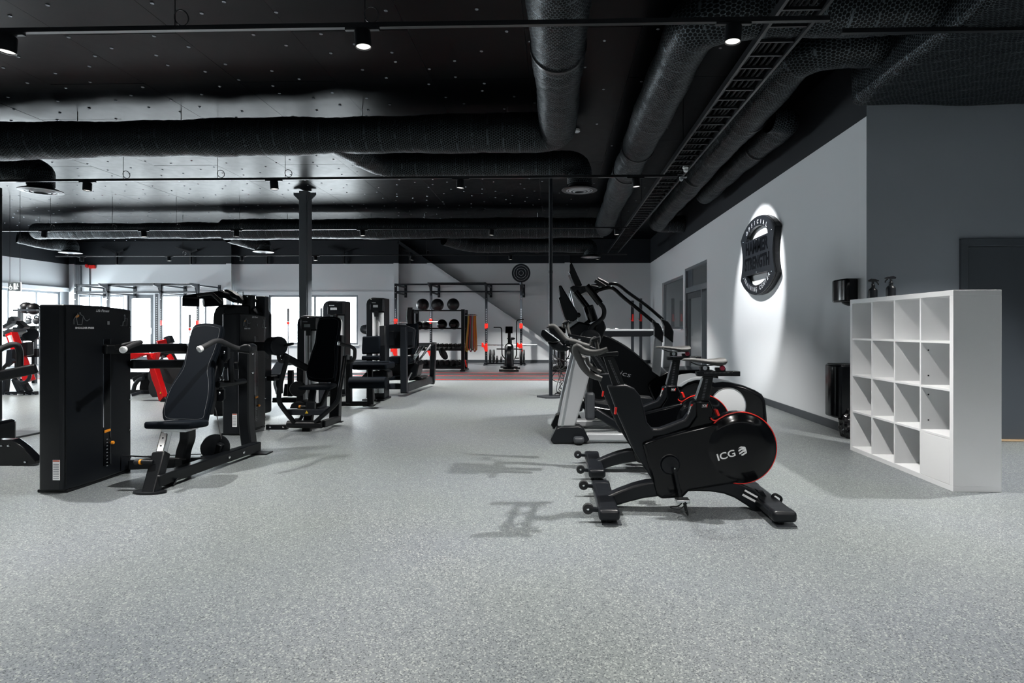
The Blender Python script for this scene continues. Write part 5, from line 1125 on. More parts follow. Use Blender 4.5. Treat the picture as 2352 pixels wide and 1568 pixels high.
k('base_beam', M().bar(C6(850, 1290, 10.15), C6(1190, 1180, 11.9), .09, .14), BLK2, bev=.01); k('cross_beam', M().bar(C6(590, 1270, 10.3), C6(830, 1270, 10.2), .09, .10), BLK2, bev=.01)
k('rear_post', M().bar(C6(1190, 1230, 11.9), C6(1210, 715, 11.6), .10, .12, (0, 1, 0)), BLK2, bev=.008); k('rear_foot', M().bar(C6(1160, 1234, 11.9), C6(1218, 1234, 11.9), .1, .012), BLK)
k('top_beam', M().bar(C6(1000, 735, 10.8), C6(1205, 730, 11.6), .06, .06), BLK2, bev=.006)
for (a0, b0, a1, b1) in ((960, 915, 1085, 745), (1030, 925, 1165, 745), (985, 860, 1040, 750)):
    k('guide_rod', M().cyl(C6(a0, b0, 10.5), C6(a1, b1, 11.3), .022), STEEL)
k('carriage', M().ppr(C6, [(700, 1010), (760, 990), (900, 985), (1000, 960), (1020, 1000), (990, 1140), (900, 1190), (700, 1140)], 10.6, .4), BLK, bev=.02); k('weight_disc', M().lathe(C6(720, 1055, 10.5), (0, -1, 0), [(.17, 0), (.18, .02), (.17, .05), (.03, .05)], 24), RUBB)
k('stop_rod', M().cyl(C6(870, 1190, 10.4), C6(925, 1100, 10.6), .018), STEEL); k('foot_plate', M().ppr(C6, [(890, 1160), (1040, 1150), (1080, 1165), (1040, 1185), (890, 1200)], 10.9, .5), BLK, bev=.01)
# bench behind column
BN = thing('low_bench', 'black padded bench partly hidden behind the chest press tower', 'bench', (-4.3, 8.8, 0))
def k(name, m, mt, par=BN, **kw): return mk(name, m, mt, par, **kw)
k('bench_pad', M().pr([C5(95, 625, 8.0), C5(270, 625, 8.0), C5(320, 560, 8.1), C5(330, 440, 8.9), C5(210, 440, 8.9)], (0, 0, -.06)), PAD, bev=.015)
k('bench_frame', M().bar(C5(95, 670, 8.05), C5(262, 670, 8.05), .3, .07), BLK, bev=.01); k('bench_leg', M().bar(C5(260, 900, 8.2), C5(260, 700, 8.2), .08, .08, (0, 1, 0)), BLK, bev=.008); k('bench_base', M().bar(C5(180, 990, 8.3), C5(530, 990, 8.3), .09, .07), BLK, bev=.008); k('bench_foot', M().bar(C5(180, 1012, 8.3), C5(232, 1012, 8.3), .1, .014), BLK); k('bench_post', M().bar(C5(425, 940, 8.4), C5(425, 560, 8.4), .07, .07, (0, 1, 0)), BLK, bev=.008)
k('handle_loop', M().tube(smo([C5(a, b, 8.1) for a, b in ((195, 700), (190, 760), (205, 820), (235, 910))], 4, False), .018, 8), STEEL)
k('weight_box', M().ppr(C5, [(330, 760), (520, 760), (520, 940), (310, 940)], 8.45, .2), BLK, bev=.01)

# ---------------------------------------------------------------- machine cut by the left edge of the frame
LM = thing('leg_curl_machine', 'black machine with bent tube arms cut off by the left edge of the view', 'gym machine', (-4.4, 4.9, 0))
def k(name, m, mt, par=LM, **kw): return mk(name, m, mt, par, **kw)
k('arm_tube', M().bar(C9(-300, 530, 4.7), C9(330, 402, 4.95), .06, .09), BLK, bev=.02, seg=3)
k('handle', M().tube(rnd([C9(-120, 320, 4.7), C9(30, 215, 4.8), C9(150, 185, 4.85), C9(175, 260, 4.88), C9(175, 400, 4.9)], .12, 6), .025, 12), RUBB)
k('side_plate', M().pr([C9(a, b, 4.9) for a, b in ((-400, 1035), (105, 1030), (200, 1100), (310, 1215), (310, 1245), (-400, 1330))], (0, .08, 0)), GLOSS, bev=.006)
k('base_beam', M().bar(C9(-300, 1330, 4.86), C9(335, 1260, 5.0), .08, .07), BLK, bev=.008); k('base_edge', M().bar(C9(-300, 1300, 4.8), C9(330, 1245, 4.96), .006, .01), STEEL)
k('body', M().mm((-6.2, 4.95, .02), (-5.3, 5.6, .3)), GLOSS, bev=.03)
for a_, b_ in ((15, 1083), (75, 1083), (223, 1226)): bolt(LM, C9(a_, b_, 4.899), (0, -1, 0), .010)
CT = thing('cable_post', 'tall dark post on a grey plinth at the extreme left edge', 'gym machine', (-6.15, 6.3, 0))
pz = C9(12, 975, 6.3).z; p0_ = C9(22, 975, 6.42)
mk('post', M().mm((p0_.x - .14, 6.3, pz), (p0_.x, 6.42, 2.78)), BLK2, CT, bev=.006); q0 = C9(205, 1060, 6.2)
mk('plinth', M().mm((p0_.x - .6, 6.12, 0), (q0.x, 6.5, pz)), GRAYP, CT, bev=.006)
ORD = ['first', 'second', 'third', 'fourth', 'fifth', 'sixth', 'seventh', 'eighth', 'ninth', 'tenth', 'eleventh']
# ================================================================ RIGS AND RACKS ALONG THE BACK WALL
Yr = 18.9; HT = 2.66
def rig(us, label, holes=True, hook=True):
    X = [P(u, 650, Yr).x for u in us]; T = thing('pull_up_rig', label, 'pull-up rig', ((X[0] + X[-1]) / 2, Yr, 0))
    hm = []
    for i, x_ in enumerate(X):
        po = mk('post', M().mm((x_ - .038, Yr - .038, .012), (x_ + .038, Yr + .038, HT)), BLK2, T, bev=.004); mk('foot_plate', M().mm((x_ - .1, Yr - .08, .006), (x_ + .1, Yr + .08, .014)), BLK2, T, smooth=False)
        hl = M()
        for k_ in range(26): hl.mm((x_ - .012, Yr - .0395, .3 + k_ * .06), (x_ + .012, Yr - .0385, .322 + k_ * .06))
        mk('hole_row', hl, LGRAY, po, kind='stuff', smooth=False)
        for zz in (HT - .1, HT - .3, HT - .5): mk('bolt', M().lathe((x_, Yr - .038, zz), (0, -1, 0), [(.02, 0), (.02, .006), (.01, .01)], 8), CHROME, po)
        for zz in (HT - .05, HT - .3):
            mk('wall_stay', M().bar((x_ + .02, Yr, zz), (x_ + .02, YB - .02, zz), .05, .05), BLK2, T, smooth=False)
        mk('wall_plate', M().mm((x_ - .02, YB - .03, HT - .40), (x_ + .07, YB, HT + .05)), BLK2, T, smooth=False)
        if hook and 0 < i: mk('bar_bracket', M().pr([V((x_ - .025, Yr - .04, HT)), V((x_ - .025, Yr - .42, HT)), V((x_ - .025, Yr - .40, HT - .07)), V((x_ - .025, Yr - .15, HT - .14)), V((x_ - .025, Yr - .04, HT - .4))], (.05, 0, 0)), BLK2, T, smooth=False)
    for zz in (HT - .03, HT - .27): mk('top_bar', M().bar((X[0], Yr, zz), (X[-1], Yr, zz), .05, .05), BLK2, T, smooth=False)
    if hook: mk('chin_bar', M().cyl((X[1], Yr - .38, HT - .02), (X[-1] - (X[-1] - X[-2]) * (len(X) == 4 and us[0] > 900), Yr - .38, HT - .02), .017, 10), BLK2, T)
    return T, X
R1_, XA = rig((909, 990, 1117, 1197), 'black wall-fixed pull-up rig behind the ball rack, right of the windows')
R2_, XB_ = rig((175, 249, 371, 455), 'black wall-fixed pull-up rig before the left back windows')
tg = P(1197, 627, Yr - .05); TG = mk('target_disc', M().lathe((tg.x, Yr - .045, tg.z), (0, -1, 0), [(.302, 0), (.302, .02)], 48), BLK2, R1_, label='round target with white rings')
for r in (.235, .16, .075): mk('target_ring', M().tor((tg.x, Yr - .067, tg.z), (0, 1, 0), r, .008, 40, 6), LGRAY, TG)
m = M()
for a in range(4): t = pi / 4 + a * pi / 2; m.bar((tg.x + .16 * cos(t), Yr - .067, tg.z + .16 * sin(t)), (tg.x + .2 * cos(t), Yr - .067, tg.z + .2 * sin(t)), .012, .006)
mk('target_marks', m, LGRAY, TG, kind='stuff', smooth=False)
mk('target_stem', M().mm((tg.x - .038, Yr - .04, HT - .02), (tg.x + .038, Yr, tg.z - .28)), BLK2, TG, smooth=False)
def jhook(x_, z_, par, big=False):
    if not big: return mk('hook', M().mm((x_ - .05, Yr - .06, z_ - .02), (x_ + .05, Yr + .05, z_ + .13)).mm((x_ - .03, Yr - .13, z_ - .035), (x_ + .03, Yr - .05, z_ + .0)), REDE, par, bev=.004, label='red bar hook')
    return mk('spotter_arm', M().pr([V((x_ - .14, Yr - .12, z_ + .06)), V((x_ - .10, Yr - .12, z_ + .06)), V((x_ - .08, Yr - .12, z_ + .01)), V((x_ + .04, Yr - .12, z_ + .05)), V((x_ + .05, Yr - .12, z_ - .22)), V((x_ - .03, Yr - .12, z_ - .22)), V((x_ - .08, Yr - .12, z_ - .08)), V((x_ - .14, Yr - .12, z_ - .08))], (0, .17, 0)), REDE, par, bev=.004, label='red safety arm')
zb1, zb2 = P(950, 741, Yr).z, P(1150, 794, Yr).z
for x_ in XA[:2]: jhook(x_, zb1, R1_)
for x_ in XA[2:]: jhook(x_, P(1150, 752, Yr).z, R1_)
for x_ in XA[2:]: jhook(x_, zb2 + .04, R1_, True)
for x_ in XA[:2]: jhook(x_, P(950, 802, Yr).z, R1_, True)
for x_ in XB_[2:]: jhook(x_, P(370, 745, Yr).z, R2_)
def barbell(x0, x1, z, label):
    T = thing('barbell', label, 'barbell', ((x0 + x1) / 2, Yr - .08, z), 'barbells racked on the rig'); y = Yr - .09
    mk('bar', M().cyl((x0, y, z), (x1, y, z), .015, 10), CHROME, T)
    for a, b in ((x0, x0 + .42), (x1 - .42, x1)): mk('sleeve', M().cyl((a, y, z), (b, y, z), .026, 12), STEEL, T)
    for a in (x0 + .42, x1 - .44): mk('collar', M().cyl((a, y, z), (a + .03, y, z), .04, 12), STEEL, T)
barbell(P(868, 741, Yr).x, P(1013, 741, Yr).x, zb1 + .02, 'shiny barbell behind the ball rack, the higher of the two'); barbell(P(1083, 794, Yr).x, P(1234, 794, Yr).x, zb2 + .03, 'shiny barbell behind the fan bike, the lower of the two')
# squat stand beside right wall
SQ = thing('squat_stand', 'pair of dark posts with red hooks in the far right corner', 'squat rack', (P(1462, 800, 19.4).x, 19.4, 0))
for u, v in ((1453, 690), (1472, 685)):
    q = P(u, v, 19.3); mk('post', M().mm((q.x - .045, 19.3, .012), (q.x + .045, 19.39, q.z)), BLK2, SQ, bev=.004)
    zz = P(u, 728, 19.3).z; mk('hook', M().pr([V((q.x - .10, 19.27, zz - .04)), V((q.x - .09, 19.27, zz - .04)), V((q.x - .02, 19.27, zz - .12)), V((q.x - .02, 19.27, zz + .1)), V((q.x + .03, 19.27, zz + .1)), V((q.x + .03, 19.27, zz - .14)), V((q.x - .03, 19.27, zz - .14))], (0, .03, 0)), REDE, SQ, smooth=False, label='red bar hook')
mk('foot', M().mm((P(1448, 800, 19.3).x, 19.0, .006), (P(1477, 800, 19.3).x, 19.7, .02)), BLK2, SQ, smooth=False)

# ---------------------------------------------------------------- ball and dumbbell rack
Yk = 16.3; xr0, xr1 = P(953, 800, Yk).x, P(1067, 800, Yk).x; KH = P(1067, 711, Yk).z
RK = thing('storage_rack', 'black four tier storage rack of balls and dumbbells before the turf wall', 'storage rack', ((xr0 + xr1) / 2, Yk, 0))
for xq in (xr0, xr1):
    for y in (Yk - .28, Yk + .28): mk('upright', M().mm((xq - .045, y - .045, .02), (xq + .045, y + .045, KH)), BLK, RK, bev=.004)
    mk('foot', M().mm((xq - .07, Yk - .36, .006), (xq + .07, Yk + .36, .05)), BLK, RK, bev=.006); mk('side_tie', M().mm((xq - .03, Yk - .25, KH - .1), (xq + .03, Yk + .25, KH - .02)), BLK, RK, smooth=False)
tz = [P(1000, v, Yk).z for v in (713, 754, 797, 838)]
for z in tz[:2]:
    for y in (Yk - .12, Yk + .12): mk('ball_rail', M().cyl((xr0, y, z), (xr1, y, z), .018, 8), BLK, RK)
for z in tz[2:]: mk('tray', M().pr([V((xr0, Yk - .28, z - .05)), V((xr0, Yk + .26, z + .06)), V((xr0, Yk + .26, z + .02)), V((xr0, Yk - .28, z - .09))], (xr1 - xr0, 0, 0)), BLK, RK, smooth=False)
BALL = mat('black_ball_vinyl', (.012, .012, .014), .38, 0, .5, 90)
for i, (u, v, r, lab) in enumerate(((971, 700, 14.5, 'first large black ball from the left on the top tier of the rack'), (1005, 700, 14.5, 'large black ball with a grey band, middle of the top tier'), (1041, 699, 14.2, 'third large black ball from the left on the top tier of the rack'))):
    p = P(u, v, Yk - .1); R = r * Yk / F; T = thing('medicine_ball', lab, 'ball', (p.x, p.y, p.z - R), 'large balls on the top tier')
    o = mk('ball', M().sph(p, R), BALL, T)
    mk('seam', M().tor(p, (.3 + i * .5, .2, 1), R * .995, .004, 40, 5), RUBB, o)
    if i == 1:
        q = M()
        rows = [[p + V((sin(a) * cos(b), -cos(a) * cos(b), sin(b))) * (R * 1.004) for a in [(-.9 + .15 * s_) for s_ in range(12)]] for b in [-.30, -.12, .06, .24]]
        rows = [[p + Matrix.Rotation(-.35, 3, 'Y') @ (pt - p) for pt in r_] for r_ in rows]; n_ = 12
        q.add([pt for r_ in rows for pt in r_], [(j * n_ + s_, j * n_ + s_ + 1, (j + 1) * n_ + s_ + 1, (j + 1) * n_ + s_) for j in range(3) for s_ in range(11)])
        mk('band', q, GRAYP, o, label='grey printed band')
for u, r, lab in ((962, 9.8, 'smaller black ball leftmost on the second tier of the rack'), (978, 9.6, 'smaller black ball second from the left on the second tier'), (1015, 12, 'glossy black ball third from the left on the second tier'), (1043, 12.3, 'glossy black ball rightmost on the second tier')):
    R = r * Yk / F; z = tz[1] + math.sqrt(max(.01, (R + .018) ** 2 - .12 ** 2)) if R > .13 else tz[1] + .04 + R * .3; p = P(u, 745, Yk - .02); p = V((p.x, Yk, z)); T = thing('medicine_ball', lab, 'ball', (p.x, p.y, p.z - R), 'small balls on the second tier')
    o = mk('ball', M().sph(p, R), GLOSS if r > 11 else BALL, T); mk('seam', M().tor(p, (.2, .3, 1), R * .998, .003, 32, 5), RUBB, o)
def dumbbell(c, s, lab, grp, yaw=0):
    c = V(c); T = thing('dumbbell', lab, 'dumbbell', c, grp); ax = V((sin(yaw), cos(yaw), 0))
    mk('handle', M().cyl(c - ax * .07, c + ax * .07, .015, 8), CHROME, T)
    for q in (-1, 1): mk('head', M().lathe(c + ax * q * .07, ax * q, [(s * .75, 0), (s, .012), (s, .075 + s * .3), (s * .75, .09 + s * .3)], 6), RUBB, T, smooth=False)
for i in range(11): dumbbell((xr0 + .14 + i * .125, Yk - .03, tz[2] + .055 + .0), .052, 'small black hex dumbbell, %s from the left on the third tier of the storage rack' % ORD[i], 'dumbbells on the third tier')
for i in range(9): dumbbell((xr0 + .16 + i * .155, Yk - .03, tz[3] + .075), .072, 'larger black hex dumbbell, %s from the left on the bottom tier of the storage rack' % ORD[i], 'dumbbells on the bottom tier')
p = P(1017, 822, Yk); mk('kettle_plate', M().lathe((p.x + .03, Yk - .2, p.z + .12), (.6, -.1, .35), [(.16, -.02), (.18, 0), (.18, .05), (.16, .07)], 28), RUBB, loc=(p.x, Yk, p.z), label='tilted black rubber plate leaning between the dumbbells', cat='weight plate')
# bundle hanging on rack's left upright
for i in range(4):
    xq = xr0 - .10 + i * .03; T_ = mk('battle_strap', M().tube(smo([V((xq, Yk - .34, KH + .05)), V((xq - .02, Yk - .36, KH - .2)), V((xq + .01, Yk - .35, KH - .5)), V((xq, Yk - .34, KH - .62))], 4, False), .028, 8), RUBB, loc=(xq, Yk - .34, KH - .6), label='thick black strap, %s from the left, hanging at the left end of the storage rack' % ORD[i], cat='strap', group='black straps at the rack end')
cols = [((.75, .55, .12), 'yellow'), ((.85, .22, .03), 'orange'), ((.03, .03, .035), 'black'), ((.45, .05, .12), 'crimson'), ((.09, .2, .12), 'green'), ((.35, .36, .4), 'grey'), ((.6, .12, .06), 'red'), ((.8, .3, .02), 'bright orange')]
hp = P(1085, 724, Yk - .2)
for i, (c_, nm) in enumerate(cols):
    x0_ = P(1076 + i * 2.1, 724, Yk - .2).x; bt = P(1072 + i * 3.0, 806 - (i % 3) * 3, Yk - .2); md = mat(nm.replace(' ', '_') + '_elastic', c_, .6)
    pts = [V((x0_ + .012, Yk - .1, hp.z)), V((x0_, Yk - .2, hp.z)), V((x0_ - .012, Yk - .24, hp.z - .3)), V((bt.x - .02, Yk - .24, bt.z + .1)), V((bt.x, Yk - .23, bt.z)), V((bt.x + .03, Yk - .23, bt.z + .06)), V((x0_ + .03, Yk - .22, hp.z - .3)), V((x0_ + .02, Yk - .2, hp.z - .01))]
    mk('resistance_band', M().rail(smo(pts, 3), .03, .008, (0, 1, 0)), md, loc=(x0_, Yk - .2, bt.z), label='%s elastic band hanging on the right end of the storage rack' % nm, cat='exercise band', group='bands on the rack end')
T = mk('band_peg', M().cyl((xr1, Yk - .2, hp.z), (P(1096, 722, Yk - .2).x, Yk - .2, hp.z), .012, 8), STEEL, RK)
q = P(1068, 835, Yk - .4); mk('red_strap', M().pr([V((q.x - .02, Yk - .345, q.z + .1)), V((q.x + .01, Yk - .345, q.z + .1)), V((q.x + .05, Yk - .345, q.z - .1)), V((q.x + .02, Yk - .345, q.z - .1))], (0, .012, 0)), REDE, RK, smooth=False, label='red strap')
# plates leaning in rig
PT = thing('plate_holder', 'low steel plate holder on the floor at the foot of the rig', 'plate rack', (P(1160, 835, 18.7).x, 18.7, .006))
mk('beam', M().mm((P(1112, 830, 18.7).x, 18.62, .04), (P(1207, 830, 18.7).x, 18.78, .09)), BLK2, PT, smooth=False)
for u in (1114, 1160, 1205): mk('foot', M().mm((P(u, 830, 18.7).x - .03, 18.5, .006), (P(u, 830, 18.7).x + .03, 18.9, .04)), BLK2, PT, smooth=False)
for u, r, lab in ((1126, .21, 'large black bumper plate, leftmost in the floor holder'), (1134, .21, 'large black bumper plate, second from the left in the holder'), (1141.5, .11, 'small dark plate left of the fan bike'), (1151.5, .10, 'small dark plate just left of the fan bike frame'), (1196, .21, 'large black bumper plate right of the fan bike'), (1203, .21, 'large black bumper plate, rightmost in the floor holder')):
    q = P(u, 820, 18.7); o = thing('weight_plate', lab, 'weight plate', (q.x, 18.7, .09), 'plates in the floor holder')
    mk('plate', M().lathe((q.x - .035, 18.7, .09 + r), (1, 0, .0), [(.03, 0), (r * .8, .004), (r, .01), (r, .06), (r * .8, .066), (.03, .07)], 28), RUBB, o); mk('hub', M().lathe((q.x - .037, 18.7, .09 + r), (1, 0, 0), [(.02, 0), (.03, .001), (.03, .074), (.02, .075)], 14), STEEL, o)

# ---------------------------------------------------------------- fan bikes facing the camera
def fanbike(u, Y, label):
    q = P(u, 850, Y); T = thing('fan_bike', label, 'exercise bike', (q.x, Y, 0), 'fan bikes'); X = q.x
    def k(n_, m_, mt_, **kw): return mk(n_, m_, mt_, T, **kw)
    k('front_foot', M().cyl((X - .27, Y, .045), (X + .27, Y, .045), .035), BLK); k('rear_foot', M().cyl((X - .25, Y + .95, .045), (X + .25, Y + .95, .045), .035), BLK)
    k('step_bar', M().cyl((X - .24, Y + .08, .13), (X + .24, Y + .08, .13), .028), BLK)
    fan = k('fan_cage', M().lathe((X - .085, Y + .22, .40), (1, 0, 0), [(.06, 0), (.30, .01), (.33, .04), (.33, .13), (.30, .16), (.06, .17)], 36), SATIN)
    for r in (.12, .2, .28): mk('cage_ring', M().tor((X - .088, Y + .22, .40), (1, 0, 0), r, .006, 32, 5), BLK2, fan)
    k('fork', M().tube(rnd([(X - .11, Y + .1, .1), (X - .11, Y + .05, .72), (X, Y + .05, .80), (X + .11, Y + .05, .72), (X + .11, Y + .1, .1)], .08), .016, 10), BLK)
    k('neck', M().mm((X - .04, Y + .06, .75), (X + .04, Y + .14, 1.1)), BLK, bev=.01); k('console', M().bx((X, Y + .04, 1.15), (.2, .05, .19), Matrix.Rotation(-.3, 3, 'X')), GLOSS, bev=.01)
    k('main_beam', M().mm((X - .04, Y + .1, .28), (X + .04, Y + .95, .36)), BLK, bev=.01); k('rear_stem', M().bar((X, Y + .9, .06), (X, Y + .85, .32), .07, .07), BLK)
    k('seat_post', M().cyl((X, Y + .75, .3), (X, Y + .78, .86), .025), BLK); k('saddle', M().sph((X, Y + .78, .9), .12, (1, 1.1, .35)), PAD)
    for s, zt_, fy in ((-1, 1.22, -.02), (1, 1.42, .1)):
        k('moving_handle', M().tube(rnd([(X + s * .13, Y + .35, .33), (X + s * .2, Y + .1, .45), (X + s * .2, Y + fy, zt_), (X + s * (.40 if s > 0 else .42), Y + fy, zt_ + (.02 if s > 0 else 0))], .07), .016, 10), BLK)
        k('side_bar', M().cyl((X + s * .12, Y + .2, .62), (X + s * .36, Y + .2, .62), .018), BLK)
        k('pedal', M().mm((X + s * .2 - .05, Y + .4, .2 + .14 * (s > 0)), (X + s * .2 + .05, Y + .5, .225 + .14 * (s > 0))), BLK)
fanbike(1169, 15.9, 'black fan bike facing the camera left of the thin pole'); fanbike(1291, 15.9, 'black fan bike mostly hidden behind the cardio machines'); 
mt_ = P(1168, 860, 15.3)
# red alarm box, exit sign, conduits
q = P(214, 612, YB); AB = mk('alarm_box', M().mm((q.x - .12, YB - .06, q.z - .07), (q.x + .1, YB, q.z + .05)), REDE, loc=(q.x, YB, q.z), bev=.006, label='small red alarm box high on the left of the back wall', cat='alarm')
mk('alarm_box', M().lathe((P(201, 611, YB).x, YB - .03, q.z + .02), (0, -1, -.3), [(.07, 0), (.05, .03)], 16), RED, loc=(P(201, 611, YB).x, YB, q.z), label='small red bell left of the red alarm box', cat='alarm')
for u in (187, 207): X = P(u, 600, YB).x; mk('conduit', M().cyl((X, YB - .02, .3 if u == 207 else 2.5), (X, YB - .02, 3.4), .018, 8), FRAME, loc=(X, YB, 1), label='thin vertical conduit %s on the back wall by the left corner' % ('reaching down between windows' if u == 207 else 'above the window'), cat='conduit')
EX = thing('exit_sign', 'white hanging exit sign with pictograms at the upper left', 'exit sign', P(35, 657, 13))
SGW = emit('sign_white', (.9, .97, .95), 1.6); SGP = mat('sign_panel_grey', (.62, .64, .66), .5); p0_, p1_ = P(21, 668, 13), P(50, 648, 13)
o = mk('panel', M().mm((p0_.x, 12.97, p0_.z), (p1_.x, 13.0, p1_.z)), SGP, EX, bev=.004); w_, h_ = p1_.x - p0_.x, p1_.z - p0_.z
pg = M()
def gp(a, b): return V((p0_.x + w_ * a, 12.968, p0_.z + h_ * b))
pg.tor(gp(.22, .35), (0, 1, 0), .035, .006, 16, 5).bar(gp(.20, .75), gp(.20, .45), .008, .008).bar(gp(.20, .45), gp(.30, .4), .008, .008)
pg.pr([gp(.45, .15), gp(.6, .15), gp(.6, .85), gp(.45, .85)], (0, .001, 0)).sph(gp(.76, .78), .014).bar(gp(.74, .65), gp(.7, .4), .012, .008).bar(gp(.7, .4), gp(.8, .2), .01, .008).bar(gp(.7, .4), gp(.64, .15), .01, .008).bar(gp(.72, .6), gp(.86, .52), .008, .008)
mk('pictograms', pg, SGW, o, kind='stuff')
for a in (.1, .9): mk('wire', M().tube([gp(a, 1) + V((0, .02, 0)), V((gp(a, 1).x, 12.988, CEIL))], .005, 5), TRK, EX)
# ---------------------------------------------------------------- red-framed plate machines, left
HR = thing('plate_loaded_press', 'black plate-loaded machine with red legs seen beyond the shoulder press bars', 'gym machine', (-6, 9.5, 0))
def k(name, m, mt, par=HR, **kw): return mk(name, m, mt, par, **kw)
k('red_leg', M().ppr(C8, [(345, 400), (440, 400), (470, 500), (520, 700), (600, 950), (665, 1165), (670, 1190), (610, 1265), (580, 1255), (530, 1060), (450, 860), (400, 620)], 9.3, .12), RED, bev=.008, label='red leg')
k('red_branch', M().ppr(C8, [(490, 480), (470, 440), (495, 390), (545, 390), (520, 520), (430, 520), (440, 480)], 9.3, .1), RED, bev=.006, label='red branch'); k('red_arm', M().ppr(C8, [(60, 395), (350, 395), (380, 420), (320, 432), (110, 505), (60, 510)], 9.25, .1), RED, bev=.006, label='red arm')
k('red_arm', M().bar(C8(560, 225, 9.35), C8(720, 185, 9.45), .06, .08), RED, bev=.006, label='red arm'); k('red_arm', M().bar(C8(765, 430, 9.8), C8(830, 530, 9.8), .05, .06), RED, label='red arm')
k('top_pad', M().bar(C8(745, 95, 9.5), C8(800, 225, 9.5), .10, .12, (0, 1, 0)), BLK2, bev=.015)
k('foot', M().ppr(C8, [(540, 1345), (580, 1320), (610, 1260), (690, 1190), (720, 1250), (720, 1360), (545, 1362)], 9.25, .25), BLK, bev=.01)
k('warning_sticker', M().pr([C8(600, 1130, 9.297), C8(635, 1120, 9.297), C8(612, 1092, 9.297)], (0, .001, 0)), YEL, smooth=False)
k('floor_beam', M().bar(C8(100, 1300, 9.6), C8(560, 1310, 9.6), .1, .06), BLK, bev=.006)
for z_, y_ in ((770, 10.4), (1090, 10.4)): k('frame_beam', M().bar(C8(60, z_ + 30, y_), C8(860, z_ + 30, y_), .08, .13), BLK, bev=.01)
k('rear_frame', M().bar(C8(340, 840, 10.5), C8(340, 1080, 10.5), .12, .1, (0, 1, 0)), BLK2, bev=.01); k('rear_frame', M().bar(C8(140, 880, 10.3), C8(340, 790, 10.3), .08, .08), BLK, bev=.01)
k('hoop', M().tube(smo([C8(a, b, 10.2) for a, b in ((130, 1060), (160, 960), (230, 880), (310, 850))], 4, False), .035, 10), BLK2)
k('lever', M().bar(C8(110, 1150, 10.0), C8(290, 1095, 10.0), .05, .05), BLK2, bev=.006); k('base_beam', M().bar(C8(70, 1195, 10.6), C8(860, 1195, 10.6), .12, .06), BLK, bev=.01)
k('counter_arm', M().bar(C8(560, 450, 9.7), C8(800, 400, 10.0), .08, .1), BLK, bev=.01); k('weight_horn', M().cyl(C8(610, 500, 9.6), C8(660, 460, 9.3), .024, 12), CHROME); k('counter_arm', M().bar(C8(800, 400, 10.0), C8(880, 560, 9.9), .07, .08), BLK, bev=.01)
gi = 0
for (a, b, y, r, lab) in ((640, 800, 10.1, .2, 'black weight plate on the plate-loaded machine, upper one behind the red leg'), (860, 740, 9.7, .2, 'black weight plate mostly hidden behind the shoulder press backrest'), (700, 1010, 10.0, .24, 'large black weight plate low behind the red leg'), (480, 1010, 10.5, .2, 'dark weight plate low at the left of the red leg')):
    c_ = C8(a, b, y); mk('weight_plate', M().lathe(c_, (.5, -1, 0), [(.03, 0), (r * .75, .005), (r, .015), (r, .05), (r * .75, .06), (.03, .06)], 30), RUBB, HR)
LH = thing('plate_loaded_row', 'plate-loaded machine with slanted red column left of the nearest weight tower', 'gym machine', (-9, 10.4, 0))
def k(name, m, mt, par=LH, **kw): return mk(name, m, mt, par, **kw)
C9_ = C9
k('red_column', M().bar(C9(100, 95, 10.2), C9(262, 515, 10.2), .12, .14, (0, 1, 0)), RED, bev=.008, label='red slanted column')
k('pale_plate', M().ppr(C9, [(62, 120), (88, 112), (110, 180), (88, 188)], 10.1, .03), WHT, smooth=False)
k('seat_back', M().ppr(C9, [(20, 90), (60, 55), (105, 60), (118, 85), (30, 125)], 10.3, .3), GRAYP, bev=.02)
k('counter_block', M().ppr(C9, [(55, 245), (105, 235), (105, 360), (45, 365)], 10.0, .1), BLK2, bev=.01); k('counter_block', M().ppr(C9, [(160, 190), (235, 170), (235, 290), (170, 300)], 10.2, .15), BLK, bev=.01)
k('plate_ring', M().tor(C9(195, 460, 10.0), (0, 1, 0), .14, .03, 28, 8), BLK2)
for a0, b0, a1, b1 in ((130, 495, 185, 610), (190, 500, 262, 610), (60, 490, 45, 620)): k('strut', M().bar(C9(a0, b0, 10.2), C9(a1, b1, 10.2), .07, .1, (0, 1, 0)), BLK2, bev=.01)
k('base_beam', M().bar(C9(25, 635, 10.2), C9(320, 633, 10.2), .1, .11), BLK2, bev=.008); k('cross_beam', M().bar(C9(220, 250, 10.5), C9(340, 250, 10.5), .08, .08), BLK); k('cross_beam', M().bar(C9(220, 285, 10.5), C9(340, 285, 10.5), .08, .08), BLK)
for a_ in (50, 105, 235, 290): bolt(LH, C9(a_, 637, 10.1), (0, -1, 0), .03)
k('base_label', M().ppr(C9, [(150, 628), (203, 628), (203, 648), (150, 648)], 10.09, .004), WHT, smooth=False)
k('handle_bar', M().bar(C9(60, 380, 9.9), C9(120, 330, 9.9), .06, .06), BLK2); k('handle_bar', M().cyl(C9(20, 410, 9.8), C9(60, 370, 9.8), .03), BLK)
CC = crop(0, 560, 4.3545)
CR = thing('kettlebell_rack', 'grey ball shelf with weights in the far left corner by the window', 'storage rack', (-12, 15, 0))
def k(name, m, mt, par=CR, **kw): return mk(name, m, mt, par, **kw)
for b_ in (665, 840, 945): k('shelf', M().bar(CC(190, b_, 14.5), CC(420, b_, 14.5), .35, .05), BLK2, smooth=False)
k('upright', M().bar(CC(205, 1500, 14.5), CC(205, 640, 14.5), .08, .08, (0, 1, 0)), BLK2); k('upright', M().bar(CC(415, 1500, 14.5), CC(415, 640, 14.5), .08, .08, (0, 1, 0)), BLK2)
